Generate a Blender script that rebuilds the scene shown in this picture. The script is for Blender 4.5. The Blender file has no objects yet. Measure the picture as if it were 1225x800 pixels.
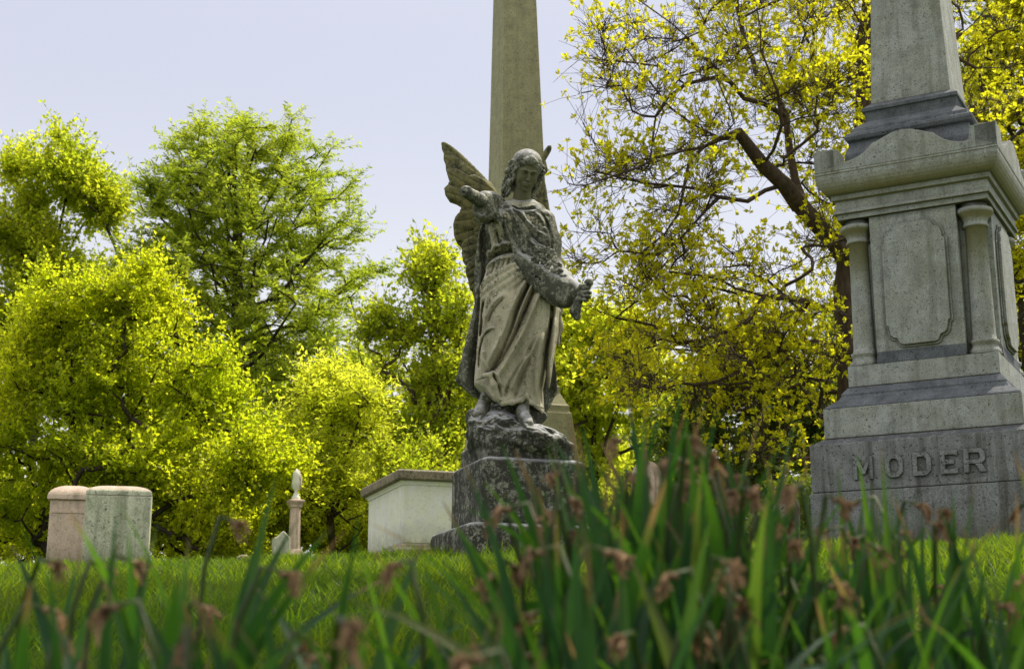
import bpy, bmesh, math, random
import numpy as np
from math import sin, cos, pi, radians, atan, tan, sqrt
from mathutils import Vector, Matrix

random.seed(7)
sc = bpy.context.scene
COL = sc.collection

# ---------------------------------------------------------------- camera
FPX = 1700.0
TH = atan(410.0 / 1700.0)
CT, ST = cos(TH), sin(TH)

def P(px, py, Y):
    """world point seen at photo pixel (px,py) at distance Y in front of the camera"""
    u = (px - 612.5) / FPX
    v = (400.0 - py) / FPX
    t = Y / (CT - v * ST)
    return Vector((u * t, Y, (ST + v * CT) * t))

cam_d = bpy.data.cameras.new("camera")
cam = bpy.data.objects.new("camera", cam_d)
COL.objects.link(cam)
cam.location = (0, 0, 0)
cam.rotation_euler = (radians(90) + TH, 0, 0)
cam_d.lens = 50.0
cam_d.sensor_width = 36.0
cam_d.clip_start = 0.05
cam_d.clip_end = 3000
cam_d.dof.use_dof = True
cam_d.dof.focus_distance = 8.4
cam_d.dof.aperture_fstop = 7.1
cam_d.dof.aperture_blades = 9
sc.camera = cam

# ---------------------------------------------------------------- light
SUN_EL = radians(60)
SUN_DIR = Vector((0.64, 0.45, 0)).normalized() * cos(SUN_EL) + Vector((0, 0, sin(SUN_EL)))
w = bpy.data.worlds.new("World")
sc.world = w
w.use_nodes = True
nt = w.node_tree
nt.nodes.clear()
sky = nt.nodes.new('ShaderNodeTexSky')
sky.sky_type = 'NISHITA'
sky.sun_disc = False
sky.sun_elevation = SUN_EL
sky.sun_rotation = math.atan2(SUN_DIR.x, SUN_DIR.y)
sky.air_density = 1.0
sky.dust_density = 2.2
sky.ozone_density = 2.5
bg = nt.nodes.new('ShaderNodeBackground')
bg.inputs['Strength'].default_value = 0.15
tint = nt.nodes.new('ShaderNodeMix')
tint.data_type = 'RGBA'; tint.blend_type = 'MULTIPLY'
tint.inputs[0].default_value = 1.0
tint.inputs[7].default_value = (1.145, 1.067, 0.93, 1)
wo = nt.nodes.new('ShaderNodeOutputWorld')
haze = nt.nodes.new('ShaderNodeMix')
haze.data_type = 'RGBA'; haze.blend_type = 'MIX'
haze.inputs[0].default_value = 0.72
tcw = nt.nodes.new('ShaderNodeTexCoord'); spw = nt.nodes.new('ShaderNodeSeparateXYZ'); rw = nt.nodes.new('ShaderNodeValToRGB')
rw.color_ramp.interpolation = 'EASE'
rw.color_ramp.elements[0].position = 0.0; rw.color_ramp.elements[0].color = (0.76, 0.78, 0.80, 1)
e_ = rw.color_ramp.elements.new(0.42); e_.color = (0.45, 0.485, 0.64, 1)
rw.color_ramp.elements[-1].position = 0.8; rw.color_ramp.elements[-1].color = (1.0, 1.02, 1.06, 1)   # bright haze high up round the sun
hv = nt.nodes.new('ShaderNodeMix'); hv.data_type = 'RGBA'; hv.blend_type = 'MULTIPLY'; hv.inputs[0].default_value = 1.0
hv.inputs[7].default_value = (10.5, 10.5, 10.5, 1)
nt.links.new(tcw.outputs['Generated'], spw.inputs[0]); nt.links.new(spw.outputs[2], rw.inputs[0]); nt.links.new(rw.outputs[0], hv.inputs[6])
nt.links.new(hv.outputs[2], haze.inputs[7])
nt.links.new(sky.outputs[0], haze.inputs[6])
nt.links.new(haze.outputs[2], tint.inputs[6])
nt.links.new(tint.outputs[2], bg.inputs[0])
nt.links.new(bg.outputs[0], wo.inputs[0])

sd = bpy.data.lights.new("sun", 'SUN')
sd.energy = 5.0
sd.angle = radians(0.53)
sd.color = (1.0, 0.93, 0.76)
so = bpy.data.objects.new("sun", sd)
COL.objects.link(so)
so.rotation_euler = (-SUN_DIR).to_track_quat('-Z', 'Y').to_euler()
so.location = (8, 6, 20)

sc.view_settings.view_transform = 'Standard'
sc.view_settings.look = 'None'
sc.view_settings.exposure = 0
sc.cycles.max_bounces = 16
sc.cycles.diffuse_bounces = 9
sc.cycles.transmission_bounces = 9
sc.cycles.transparent_max_bounces = 8

# ---------------------------------------------------------------- object helpers
def tag(o, label=None, cat=None, group=None, kind=None):
    if label: o['label'] = label
    if cat: o['category'] = cat
    if group: o['group'] = group
    if kind: o['kind'] = kind
    return o

def empty(name, loc, rz=0.0):
    o = bpy.data.objects.new(name, None)
    o.empty_display_size = 0.2
    o.location = loc
    o.rotation_euler = (0, 0, rz)
    COL.objects.link(o)
    return o

def mesh_obj(name, V, F, mat, parent=None, smooth=False, attrs=None, world=False, mats=None, fmat=None):
    """V (n,3), F either list of tuples or an (m,k) int array. world=True: V are in world coordinates"""
    me = bpy.data.meshes.new(name)
    V = np.asarray(V, dtype=np.float32).reshape(-1, 3)
    if parent is not None and world:
        inv = np.array(parent.matrix_basis.inverted())
        V = V @ inv[:3, :3].T.astype(np.float32) + inv[:3, 3].astype(np.float32)
    if isinstance(F, np.ndarray):
        m, k = F.shape
        me.vertices.add(len(V)); me.vertices.foreach_set('co', V.ravel())
        me.loops.add(m * k); me.loops.foreach_set('vertex_index', F.ravel().astype(np.int32))
        me.polygons.add(m)
        me.polygons.foreach_set('loop_start', (np.arange(m) * k).astype(np.int32))
        me.polygons.foreach_set('loop_total', np.full(m, k, dtype=np.int32))
        me.update(calc_edges=True)
    else:
        me.from_pydata([tuple(v) for v in V.tolist()], [], F)
        me.update()
    if smooth:
        me.polygons.foreach_set('use_smooth', np.ones(len(me.polygons), dtype=bool))
    if attrs:
        for n, (dom, arr) in attrs.items():
            a = me.attributes.new(n, 'FLOAT', dom)
            a.data.foreach_set('value', np.asarray(arr, dtype=np.float32).ravel())
    me.materials.append(mat)
    o = bpy.data.objects.new(name, me)
    COL.objects.link(o)
    if parent is not None:
        o.parent = parent
    return o

class MB:
    """collects boxes, prisms, lathes, tubes into ONE mesh"""
    def __init__(s): s.v = []; s.f = []; s.sm = []
    def add(s, V, F, M=None, smooth=False):
        n = len(s.v)
        for p in V:
            p = Vector(p)
            if M is not None: p = M @ p
            s.v.append((p.x, p.y, p.z))
        for f in F:
            s.f.append(tuple(i + n for i in f)); s.sm.append(smooth)
    def frustum(s, h0, h1, z0, z1, cx=0, cy=0, M=None, d0=None, d1=None):
        """square frustum: half width h0 at z0, h1 at z1 (d0,d1: half depth)"""
        if d0 is None: d0 = h0
        if d1 is None: d1 = h1
        V = [(cx-h0,cy-d0,z0),(cx+h0,cy-d0,z0),(cx+h0,cy+d0,z0),(cx-h0,cy+d0,z0),
             (cx-h1,cy-d1,z1),(cx+h1,cy-d1,z1),(cx+h1,cy+d1,z1),(cx-h1,cy+d1,z1)]
        F = [(0,3,2,1),(4,5,6,7),(0,1,5,4),(1,2,6,5),(2,3,7,6),(3,0,4,7)]
        s.add(V, F, M)
    def box(s, x0, x1, y0, y1, z0, z1, M=None):
        V = [(x0,y0,z0),(x1,y0,z0),(x1,y1,z0),(x0,y1,z0),(x0,y0,z1),(x1,y0,z1),(x1,y1,z1),(x0,y1,z1)]
        F = [(0,3,2,1),(4,5,6,7),(0,1,5,4),(1,2,6,5),(2,3,7,6),(3,0,4,7)]
        s.add(V, F, M)
    def profile(s, prof, M=None, ratio=1.0):
        """square 'lathe': list of (half, z)  -> stacked square rings"""
        V = []; F = []
        for (h, z) in prof:
            hy = h * ratio if not isinstance(ratio, float) or ratio == 1.0 else h * ratio
            V += [(-h,-hy,z),(h,-hy,z),(h,hy,z),(-h,hy,z)]
        n = len(prof)
        for i in range(n - 1):
            for k in range(4):
                a = i*4+k; b = i*4+(k+1) % 4
                F.append((a, b, b+4, a+4))
        F.append((3,2,1,0)); F.append(tuple(4*(n-1)+k for k in range(4)))
        s.add(V, F, M)
    def lathe(s, prof, n=24, c=(0,0), M=None, smooth=True):
        V = []; F = []
        for (r, z) in prof:
            for k in range(n):
                a = 2*pi*k/n
                V.append((c[0]+r*cos(a), c[1]+r*sin(a), z))
        m = len(prof)
        for i in range(m-1):
            for k in range(n):
                F.append((i*n+k, i*n+(k+1) % n, (i+1)*n+(k+1) % n, (i+1)*n+k))
        s.add(V, F, M, smooth)
        s.add([V[k] for k in range(n)], [tuple(range(n-1,-1,-1))], M)
        s.add([V[(m-1)*n+k] for k in range(n)], [tuple(range(n))], M)
    def prism(s, poly, y0, y1, M=None, smooth=False):
        """polygon in (x,z), extruded from y0 to y1"""
        n = len(poly)
        V = [(p[0], y0, p[1]) for p in poly] + [(p[0], y1, p[1]) for p in poly]
        F = [tuple(range(n)), tuple(range(2*n-1, n-1, -1))]
        for k in range(n):
            F.append((k, k+n, (k+1) % n + n, (k+1) % n))
        s.add(V, F, M, smooth)
    def build(s, name, mat, parent=None, bevel=0.0, seg=2, label=None):
        me = bpy.data.meshes.new(name)
        me.from_pydata(s.v, [], s.f)
        bm = bmesh.new(); bm.from_mesh(me)
        bmesh.ops.recalc_face_normals(bm, faces=bm.faces)
        bm.to_mesh(me); bm.free()
        for p, sm in zip(me.polygons, s.sm): p.use_smooth = sm
        me.materials.append(mat)
        o = bpy.data.objects.new(name, me)
        COL.objects.link(o)
        if parent is not None: o.parent = parent
        if bevel:
            b = o.modifiers.new('bevel', 'BEVEL'); b.width = bevel; b.segments = seg
            b.limit_method = 'ANGLE'; b.angle_limit = radians(25)
        if label: o['label'] = label
        return o

# ---------------------------------------------------------------- materials
class NT:
    def __init__(s, name):
        s.m = bpy.data.materials.new(name); s.m.use_nodes = True
        s.t = s.m.node_tree; s.t.nodes.clear()
        s.out = s.n('ShaderNodeOutputMaterial')
    def n(s, typ, **kw):
        nd = s.t.nodes.new(typ)
        for k, v in kw.items(): setattr(nd, k, v)
        return nd
    def l(s, a, b): s.t.links.new(a, b)
    def coord(s, scale=(1,1,1), which='Object'):
        tc = s.n('ShaderNodeTexCoord'); mp = s.n('ShaderNodeMapping')
        mp.inputs['Scale'].default_value = scale
        s.l(tc.outputs[which], mp.inputs[0]); return mp.outputs[0]
    def noise(s, vec, scale, detail=4, rough=0.6, dist=0.0):
        nd = s.n('ShaderNodeTexNoise'); nd.inputs['Scale'].default_value = scale
        nd.inputs['Detail'].default_value = detail; nd.inputs['Roughness'].default_value = rough
        nd.inputs['Distortion'].default_value = dist
        s.l(vec, nd.inputs['Vector']); return nd.outputs[0]
    def ramp(s, fac, stops):
        nd = s.n('ShaderNodeValToRGB'); cr = nd.color_ramp
        while len(cr.elements) > 1: cr.elements.remove(cr.elements[-1])
        for i, (p, c) in enumerate(stops):
            e = cr.elements[0] if i == 0 else cr.elements.new(p)
            e.position = p
            e.color = (c, c, c, 1) if isinstance(c, (int, float)) else (c[0], c[1], c[2], 1)
        s.l(fac, nd.inputs[0]); return nd.outputs[0]
    def mix(s, fac, a, b, mode='MIX'):
        nd = s.n('ShaderNodeMix', data_type='RGBA', blend_type=mode)
        for i, x in ((0, fac), (6, a), (7, b)):
            if hasattr(x, 'is_output') or hasattr(x, 'links'): s.l(x, nd.inputs[i])
            elif isinstance(x, (int, float)) and i == 0: nd.inputs[0].default_value = x
            else: nd.inputs[i].default_value = (x[0], x[1], x[2], 1)
        return nd.outputs[2]
    def math(s, op, a, b=0.0, clamp=False):
        nd = s.n('ShaderNodeMath', operation=op, use_clamp=clamp)
        for i, x in ((0, a), (1, b)):
            if isinstance(x, (int, float)): nd.inputs[i].default_value = x
            else: s.l(x, nd.inputs[i])
        return nd.outputs[0]
    def bump(s, h, strength=0.3, dist=0.01):
        nd = s.n('ShaderNodeBump'); nd.inputs['Strength'].default_value = strength
        nd.inputs['Distance'].default_value = dist
        s.l(h, nd.inputs['Height']); return nd.outputs[0]

def stone(name, light, dark, speck=0.25, speck_scale=260, stain=(0.05,0.05,0.035), stain_amt=0.5,
          streak=0.3, top=None, moss=None, moss_amt=0.0, point=0.0, bump=0.4, mottle=7.0, under=None, lich=None, lich_thr=0.5, zl=None, ao=0.0, topr=(0.45, 0.85), grime=0.0):
    light = tuple(min(0.84, 1.35*c) for c in light); dark = tuple(min(0.80, 1.35*c) for c in dark)
    m = NT(name)
    co = m.coord()
    n1 = m.noise(co, mottle, 7, 0.65)
    base = m.mix(m.ramp(n1, [(0.35, 0.0), (0.65, 1.0)]), dark, light)
    # mineral grain
    g = m.noise(co, speck_scale, 2, 0.7)
    base = m.mix(speck, base, m.ramp(g, [(0.36, 0.12), (0.5, 0.5), (0.62, 1.0)]), 'OVERLAY')
    pit = m.noise(co, speck_scale * 0.28, 3, 0.6)
    base = m.mix(m.math('MULTIPLY', m.ramp(pit, [(0.60, 0.0), (0.66, 1.0)]), speck * 1.6, True), base, (0.03, 0.03, 0.025))
    # vertical water streaks
    cs = m.coord((9, 9, 0.7))
    st = m.noise(cs, 1.4, 5, 0.6, 0.3)
    base = m.mix(m.math('MULTIPLY', m.ramp(st, [(0.48, 0.0), (0.68, 1.0)]), streak), base, stain)
    # lichen / dirt patches
    if lich is not None:
        a = m.noise(co, 16, 9, 0.75, 0.4)
        b = m.noise(co, 60, 5, 0.7)
        c = m.noise(m.coord((14, 14, 1.6)), 1.5, 5, 0.6, 0.4)      # long drips
        s_ = m.math('ADD', m.math('ADD', m.math('MULTIPLY', a, 0.45), m.math('MULTIPLY', b, 0.3)), m.math('MULTIPLY', c, 0.25))
        if zl:
            sz = m.n('ShaderNodeSeparateXYZ'); m.l(co, sz.inputs[0])
            mr = m.n('ShaderNodeMapRange'); mr.inputs[1].default_value = zl[0]; mr.inputs[2].default_value = zl[1]; mr.inputs[4].default_value = zl[2]
            m.l(sz.outputs[2], mr.inputs[0]); s_ = m.math('ADD', s_, mr.outputs[0])
        base = m.mix(m.ramp(s_, [(lich_thr - 0.03, 0.0), (lich_thr + 0.03, 1.0)]), base, lich)
        # pale crustose dots
        vo = m.n('ShaderNodeTexVoronoi'); vo.inputs['Scale'].default_value = 26
        m.l(co, vo.inputs['Vector'])
        dots = m.math('MULTIPLY', m.ramp(vo.outputs['Distance'], [(0.16, 1.0), (0.28, 0.0)]), m.ramp(m.noise(co, 9, 3), [(0.52, 0.0), (0.62, 1.0)]))
        base = m.mix(m.math('MULTIPLY', dots, 0.7), base, (0.33, 0.35, 0.28))
    else:
        a = m.noise(co, 11, 8, 0.7, 0.5)
        base = m.mix(m.math('MULTIPLY', m.ramp(a, [(0.52, 0.0), (0.70, 1.0)]), stain_amt), base, stain)
    geo = m.n('ShaderNodeNewGeometry')
    sx = m.n('ShaderNodeSeparateXYZ'); m.l(geo.outputs['Normal'], sx.inputs[0])
    if moss is not None:
        mm = m.noise(co, 3.0, 6, 0.7)
        base = m.mix(m.math('MULTIPLY', m.ramp(mm, [(0.40, 0.0), (0.62, 1.0)]), moss_amt), base, moss)
    if under is not None:  # olive bounce light painted onto down-facing sides
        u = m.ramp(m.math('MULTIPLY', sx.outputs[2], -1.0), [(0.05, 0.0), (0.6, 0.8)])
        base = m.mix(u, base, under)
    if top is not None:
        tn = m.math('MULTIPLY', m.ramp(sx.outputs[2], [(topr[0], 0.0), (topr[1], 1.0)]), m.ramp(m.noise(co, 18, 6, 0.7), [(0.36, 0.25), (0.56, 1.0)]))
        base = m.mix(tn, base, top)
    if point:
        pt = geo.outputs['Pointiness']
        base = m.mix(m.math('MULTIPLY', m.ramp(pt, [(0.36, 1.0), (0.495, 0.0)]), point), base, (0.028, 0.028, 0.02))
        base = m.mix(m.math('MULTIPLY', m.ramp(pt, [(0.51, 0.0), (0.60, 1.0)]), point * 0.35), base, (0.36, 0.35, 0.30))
    if grime:    # damp dirt and algae creeping up from the ground
        gz_ = m.n('ShaderNodeSeparateXYZ'); m.l(co, gz_.inputs[0])
        gh = m.math('ADD', gz_.outputs[2], m.math('MULTIPLY', m.math('SUBTRACT', m.noise(co, 7, 5, 0.7), 0.5), -0.45))
        base = m.mix(m.math('MULTIPLY', m.ramp(gh, [(0.10, 1.0), (0.34, 0.0)]), grime), base, (0.075, 0.085, 0.035))
    if ao:  # occlusion shade mixed into the colour of recesses, outlines read darker
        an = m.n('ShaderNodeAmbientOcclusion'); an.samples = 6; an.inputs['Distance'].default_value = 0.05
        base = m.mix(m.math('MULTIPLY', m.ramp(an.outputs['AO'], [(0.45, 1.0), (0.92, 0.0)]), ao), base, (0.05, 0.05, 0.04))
    bs = m.n('ShaderNodeBsdfPrincipled')
    bs.inputs['Roughness'].default_value = 0.86
    bs.inputs['Specular IOR Level'].default_value = 0.25
    m.l(base, bs.inputs['Base Color'])
    hb = m.math('ADD', m.math('MULTIPLY', g, 0.35), m.math('MULTIPLY', m.noise(co, 45, 6, 0.7), 0.9))
    m.l(m.bump(hb, bump, 0.006), bs.inputs['Normal'])
    m.l(bs.outputs[0], m.out.inputs[0])
    return m.m

def leaf_mat(name, c0, c1, t0, t1, trans=0.5, rough=0.45, spec=0.3, veins=False):
    """c0..c1 reflectance, t0..t1 transmitted colour, varied per leaf and per region"""
    m = NT(name)
    at = m.n('ShaderNodeAttribute'); at.attribute_name = 'rnd'
    co = m.coord()
    big = m.ramp(m.noise(co, 0.55, 3, 0.6), [(0.35, 0.0), (0.65, 1.0)])
    f = m.math('ADD', m.math('MULTIPLY', at.outputs['Fac'], 0.6), m.math('MULTIPLY', big, 0.4), True)
    bs = m.n('ShaderNodeBsdfPrincipled')
    ca, cb = m.mix(f, c0, c1), m.mix(f, t0, t1)
    if veins:     # parallel ribs along the strap and a browned tip
        au = m.n('ShaderNodeAttribute'); au.attribute_name = 'across'; al = m.n('ShaderNodeAttribute'); al.attribute_name = 'along'
        rib = m.ramp(m.math('SINE', m.math('MULTIPLY', au.outputs['Fac'], 26.0)), [(0.0, 0.72), (1.0, 1.0)])
        ca = m.mix(1.0, ca, rib, 'MULTIPLY'); cb = m.mix(1.0, cb, rib, 'MULTIPLY')
        oi = m.n('ShaderNodeObjectInfo')
        lim = m.math('ADD', al.outputs['Fac'], m.math('MULTIPLY', m.math('SUBTRACT', oi.outputs['Random'], 1.0), 0.22))
        nz = m.math('MULTIPLY', m.noise(co, 60, 3), 0.10)
        tipf = m.ramp(m.math('ADD', lim, nz), [(0.90, 0.0), (0.97, 1.0)])
        ca = m.mix(tipf, ca, (0.20, 0.13, 0.06)); cb = m.mix(tipf, cb, (0.35, 0.22, 0.08))
        pat_ = m.ramp(m.noise(co, 9, 4, 0.6), [(0.40, 0.65), (0.62, 1.15)])
        ca = m.mix(1.0, ca, pat_, 'MULTIPLY')
    m.l(ca, bs.inputs['Base Color'])
    bs.inputs['Roughness'].default_value = rough
    bs.inputs['Specular IOR Level'].default_value = spec
    tr = m.n('ShaderNodeBsdfTranslucent')
    m.l(cb, tr.inputs[0])
    mx = m.n('ShaderNodeMixShader'); mx.inputs[0].default_value = trans
    m.l(bs.outputs[0], mx.inputs[1]); m.l(tr.outputs[0], mx.inputs[2])
    m.l(mx.outputs[0], m.out.inputs[0])
    return m.m

def bark_mat(name, a, b, sc_=1.0):
    m = NT(name)
    co = m.coord((9*sc_, 9*sc_, 1.8*sc_))
    n = m.noise(co, 2.2, 7, 0.7, 0.6)
    bs = m.n('ShaderNodeBsdfPrincipled'); bs.inputs['Roughness'].default_value = 0.9
    bs.inputs['Specular IOR Level'].default_value = 0.15
    m.l(m.ramp(n, [(0.3, a), (0.7, b)]), bs.inputs['Base Color'])
    m.l(m.bump(n, 0.9, 0.03), bs.inputs['Normal'])
    m.l(bs.outputs[0], m.out.inputs[0])
    return m.m

# ---------------------------------------------------------------- terrain
TY = np.array([-400, -3, 0, 1.5, 2.2, 3.0, 4.0, 5.0, 6.0, 7.0, 8.0, 9.0, 12, 16, 22, 30, 45, 80, 200, 1500], float)
TZ = np.array([-6, -0.5, -0.34, -0.27, -0.17, -0.03, 0.13, 0.285, 0.42, 0.545, 0.642, 0.715, 0.945, 1.24, 1.62, 2.0, 2.3, 2.2, 0.0, -6.0], float)
def ground_z(x, y):
    x = np.asarray(x, float); y = np.asarray(y, float)
    z = np.interp(y, TY, TZ)
    # smooth the profile a little
    z = 0.5*z + 0.25*np.interp(y-0.5, TY, TZ) + 0.25*np.interp(y+0.5, TY, TZ)
    tilt = 0.0272 * np.clip(x, -14, 14) * np.clip((y-2.0)/5.0, 0, 1)
    z = z + tilt
    z = z + 0.012*np.sin(x*1.7+0.4*y)*np.cos(y*1.3-0.6*x) + 0.006*np.sin(x*4.1+2.0)*np.sin(y*3.7)
    return z
# ================================================================ stone monuments
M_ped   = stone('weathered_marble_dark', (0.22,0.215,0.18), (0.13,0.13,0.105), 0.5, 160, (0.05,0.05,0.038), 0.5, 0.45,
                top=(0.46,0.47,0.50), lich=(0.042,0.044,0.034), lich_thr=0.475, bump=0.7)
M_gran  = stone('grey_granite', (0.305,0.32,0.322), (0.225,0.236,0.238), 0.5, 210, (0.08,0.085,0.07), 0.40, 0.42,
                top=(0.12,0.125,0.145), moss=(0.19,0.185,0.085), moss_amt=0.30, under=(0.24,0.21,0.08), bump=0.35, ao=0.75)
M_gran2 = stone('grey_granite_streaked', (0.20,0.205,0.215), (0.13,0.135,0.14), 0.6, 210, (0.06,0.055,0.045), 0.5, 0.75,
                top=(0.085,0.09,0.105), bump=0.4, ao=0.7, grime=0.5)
M_gdark = stone('granite_dark_wash', (0.115,0.125,0.145), (0.068,0.075,0.09), 0.5, 210, (0.03,0.03,0.03), 0.4, 0.2, bump=0.3)
M_obel  = stone('olive_granite', (0.27,0.26,0.155), (0.215,0.205,0.13), 0.35, 150, (0.11,0.105,0.06), 0.35, 0.25,
                top=(0.36,0.32,0.26), bump=0.25)
M_white = stone('pale_marble', (0.82,0.78,0.58), (0.68,0.64,0.44), 0.12, 150, (0.35,0.32,0.22), 0.15, 0.10, bump=0.2, grime=0.55)
M_slab  = stone('brown_slab', (0.26,0.215,0.145), (0.15,0.13,0.09), 0.4, 120, (0.05,0.045,0.03), 0.6, 0.3, top=(0.3,0.28,0.24), bump=0.5)
M_pink  = stone('pink_granite', (0.52,0.40,0.32), (0.40,0.32,0.25), 0.3, 160, (0.16,0.14,0.09), 0.45, 0.45, top=(0.55,0.40,0.34), bump=0.3, grime=0.6)
M_green = stone('lichened_marble', (0.48,0.48,0.37), (0.33,0.35,0.25), 0.35, 120, (0.11,0.12,0.07), 0.55, 0.5,
                top=(0.52,0.38,0.32), bump=0.4, grime=0.6)
M_grey3 = stone('speckled_headstone', (0.34,0.32,0.28), (0.17,0.165,0.15), 0.6, 90, (0.07,0.065,0.05), 0.5, 0.4, bump=0.5)

def rot2(a, x, y): return (x*cos(a)-y*sin(a), x*sin(a)+y*cos(a))

def corner_solve(c, a, px, py, sx=-1, sy=-1):
    """half width and height so that the (sx,sy) corner of a square centred on c, turned by a, falls on (px,py)"""
    kx, ky = rot2(a, sx, sy)
    u = (px-612.5)/FPX; v = (400.0-py)/FPX; den = CT - v*ST
    hw = (u*c[1]/den - c[0]) / (kx - u*ky/den)
    Y = c[1] + ky*hw
    return hw, P(px, py, Y).z

def zfront(c, a, hw, px_like, py, sx=-1, sy=-1):
    """height of a corner of known half width seen at image row py"""
    kx, ky = rot2(a, sx*hw, sy*hw)
    return P(px_like, py, c[1]+ky).z

# ---------------- MODER monument
mc = (3.52, 11.49); ma = radians(-29)
gz = float(ground_z(mc[0], mc[1])) - 0.10
mon = empty('obelisk_monument', (mc[0], mc[1], gz), ma)
tag(mon, 'tall grey granite monument with corner columns, blank shield tablet and carved name MODER', 'monument')
def mz(px, py):
    h, z = corner_solve(mc, ma, px, py); return h, z - gz
bh, b_top = mz(968, 533)
_, b_mid = mz(968, 590)
s2h, s2b = mz(986, 526)
_, s2t = mz(988, 490)
ph, p_b = mz(1015, 464)
_, p_t = mz(1016, 436)
print('MODER', bh, b_top, b_mid, s2h, s2b, s2t, ph, p_b, p_t)
o = MB(); o.profile([(bh+0.012, -0.3), (bh+0.012, b_mid-0.004), (bh+0.006, b_mid)]); o.build('plinth', M_gran2, mon, 0.006)
o = MB(); o.profile([(bh, b_mid+0.004), (bh, b_top), (s2h+0.004, s2b)]); o.build('base_block', M_gran2, mon, 0.006)
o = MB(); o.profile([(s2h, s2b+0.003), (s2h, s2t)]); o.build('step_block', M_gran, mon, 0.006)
# wash moulding
dz = p_b - s2t
o = MB(); o.profile([(s2h-0.004, s2t+0.003), (s2h-0.015, s2t+0.10*dz), (ph+0.13*(s2h-ph)+0.05, s2t+0.42*dz), (ph+0.05, s2t+0.60*dz),
                     (ph+0.052, s2t+0.68*dz), (ph+0.035, s2t+0.80*dz), (ph+0.010, s2t+0.97*dz), (ph, p_b)]); o.build('wash_moulding', M_gdark, mon, 0.004)
# die with recessed faces, tall column niches
_, cap_t = mz(1016, 266)        # underside of the cornice
dh = ph - 0.035                 # die core half width
coreh = ph - 0.10
o = MB()
o.profile([(ph, p_b+0.003), (ph, p_t-0.02)])
# centre panels proud of the core on the four faces
o.profile([(coreh, p_t-0.018), (coreh, cap_t)])
pw = ph*0.59
for k in range(4):
    R = Matrix.Rotation(k*pi/2, 4, 'Z')
    o.box(-pw, pw, -ph+0.012, -coreh+0.002, p_t-0.015, cap_t, R)
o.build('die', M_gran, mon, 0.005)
for k in range(4):      # dark weathered wash under each tablet
    o = MB()
    R = Matrix.Rotation(k*pi/2, 4, 'Z')
    V = [(-pw,-ph-0.0,p_t-0.019),(pw,-ph-0.0,p_t-0.019),(pw,-ph+0.009,p_t+0.075),(-pw,-ph+0.009,p_t+0.075)]
    V = V + [(x, -ph+0.014, z) for (x,y,z) in V]
    o.add(V, [(0,1,2,3),(7,6,5,4),(0,4,5,1),(1,5,6,2),(2,6,7,3),(3,7,4,0)], R)
    o.build('sill', M_gdark, mon, 0.002)
# four corner columns
cr = 0.092
cpos = ph - cr - 0.028
def column(parent, x, y, z0, z1):
    mb = MB(); H = z1 - z0
    mb.lathe([(cr+0.032, z0),(cr+0.036, z0+0.018),(cr+0.030, z0+0.036),(cr+0.018,z0+0.050),(cr+0.008,z0+0.075),(cr+0.022,z0+0.092),(cr+0.022,z0+0.112),(cr+0.004,z0+0.122),
              (cr, z0+0.16),(cr-0.006, z0+0.5*H),(cr-0.010, z1-0.20),(cr+0.008, z1-0.195),(cr+0.012, z1-0.18),(cr+0.004,z1-0.168),
              (cr+0.002, z1-0.15),(cr+0.020, z1-0.11),(cr+0.050,z1-0.085),(cr+0.056,z1-0.07),(cr+0.050,z1-0.045),(cr+0.018,z1-0.03),(cr+0.01,z1-0.003)], 28, (x, y))
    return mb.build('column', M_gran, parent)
for sx in (-1, 1):
    for sy in (-1, 1):
        column(mon, sx*cpos, sy*cpos, p_t-0.018, cap_t)
# shield tablet: recessed outline with notched corners
tz0 = mz(1030, 424)[1]; tz1 = cap_t - 0.085
tw = ph*0.455
def notched(w_, z0, z1, k):
    h = [(0.50,0),(0.60,.012),(0.655,.045),(0.70,.060),(0.80,.066),(0.885,.09),(0.92,.13),(0.93,.16),(1.0,.178)]
    r_ = [(w_*a, z0+b) for a, b in h]+[(w_*a, z1-b) for a, b in h[::-1]]
    return r_+[(-x, z) for x, z in r_[::-1]]
pol = notched(tw, tz0, tz1, 0.055)
pin = [(x*0.965, (z-(tz0+tz1)/2)*0.985+(tz0+tz1)/2) for (x, z) in pol]
for k in range(4):
    R = Matrix.Rotation(k*pi/2, 4, 'Z')
    mb = MB()
    yf = -ph+0.012
    mb.prism(pol, yf-0.014, yf-0.0005, R); mb.prism([(x*0.93, (z-(tz0+tz1)/2)*0.965+(tz0+tz1)/2) for (x, z) in pol], yf-0.040, yf-0.0135, R)
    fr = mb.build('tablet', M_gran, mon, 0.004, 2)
# cornice: fascia, cove, ovolo
chb = ph + 0.015
_, z1_ = mz(1010, 240); h2, z2_ = mz(975, 212)
h2b, z3_ = mz(974, 186)
print('cornice', chb, z1_, h2, z2_, h2b, z3_, cap_t)
prof = [(chb, cap_t+0.001), (chb, cap_t+0.045), (chb+0.022, cap_t+0.05), (chb+0.022, cap_t+0.075), (chb+0.006, cap_t+0.08), (chb+0.006, z1_-0.03), (chb+0.03, z1_-0.02), (chb+0.035, z1_+0.02)]
n = 7
for i in range(1, n+1):
    a = pi/2*i/n
    prof.append((chb+0.035+(h2-chb-0.035)*sin(a), z1_+0.02+(z2_-z1_-0.02)*(1-cos(a))))
prof += [(h2+0.004, z2_+0.002), (h2+0.004, z2_+0.02), (h2-0.16, z2_+0.06)]
o = MB(); o.profile(prof); o.build('cornice', M_gran, mon, 0.003)
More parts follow.
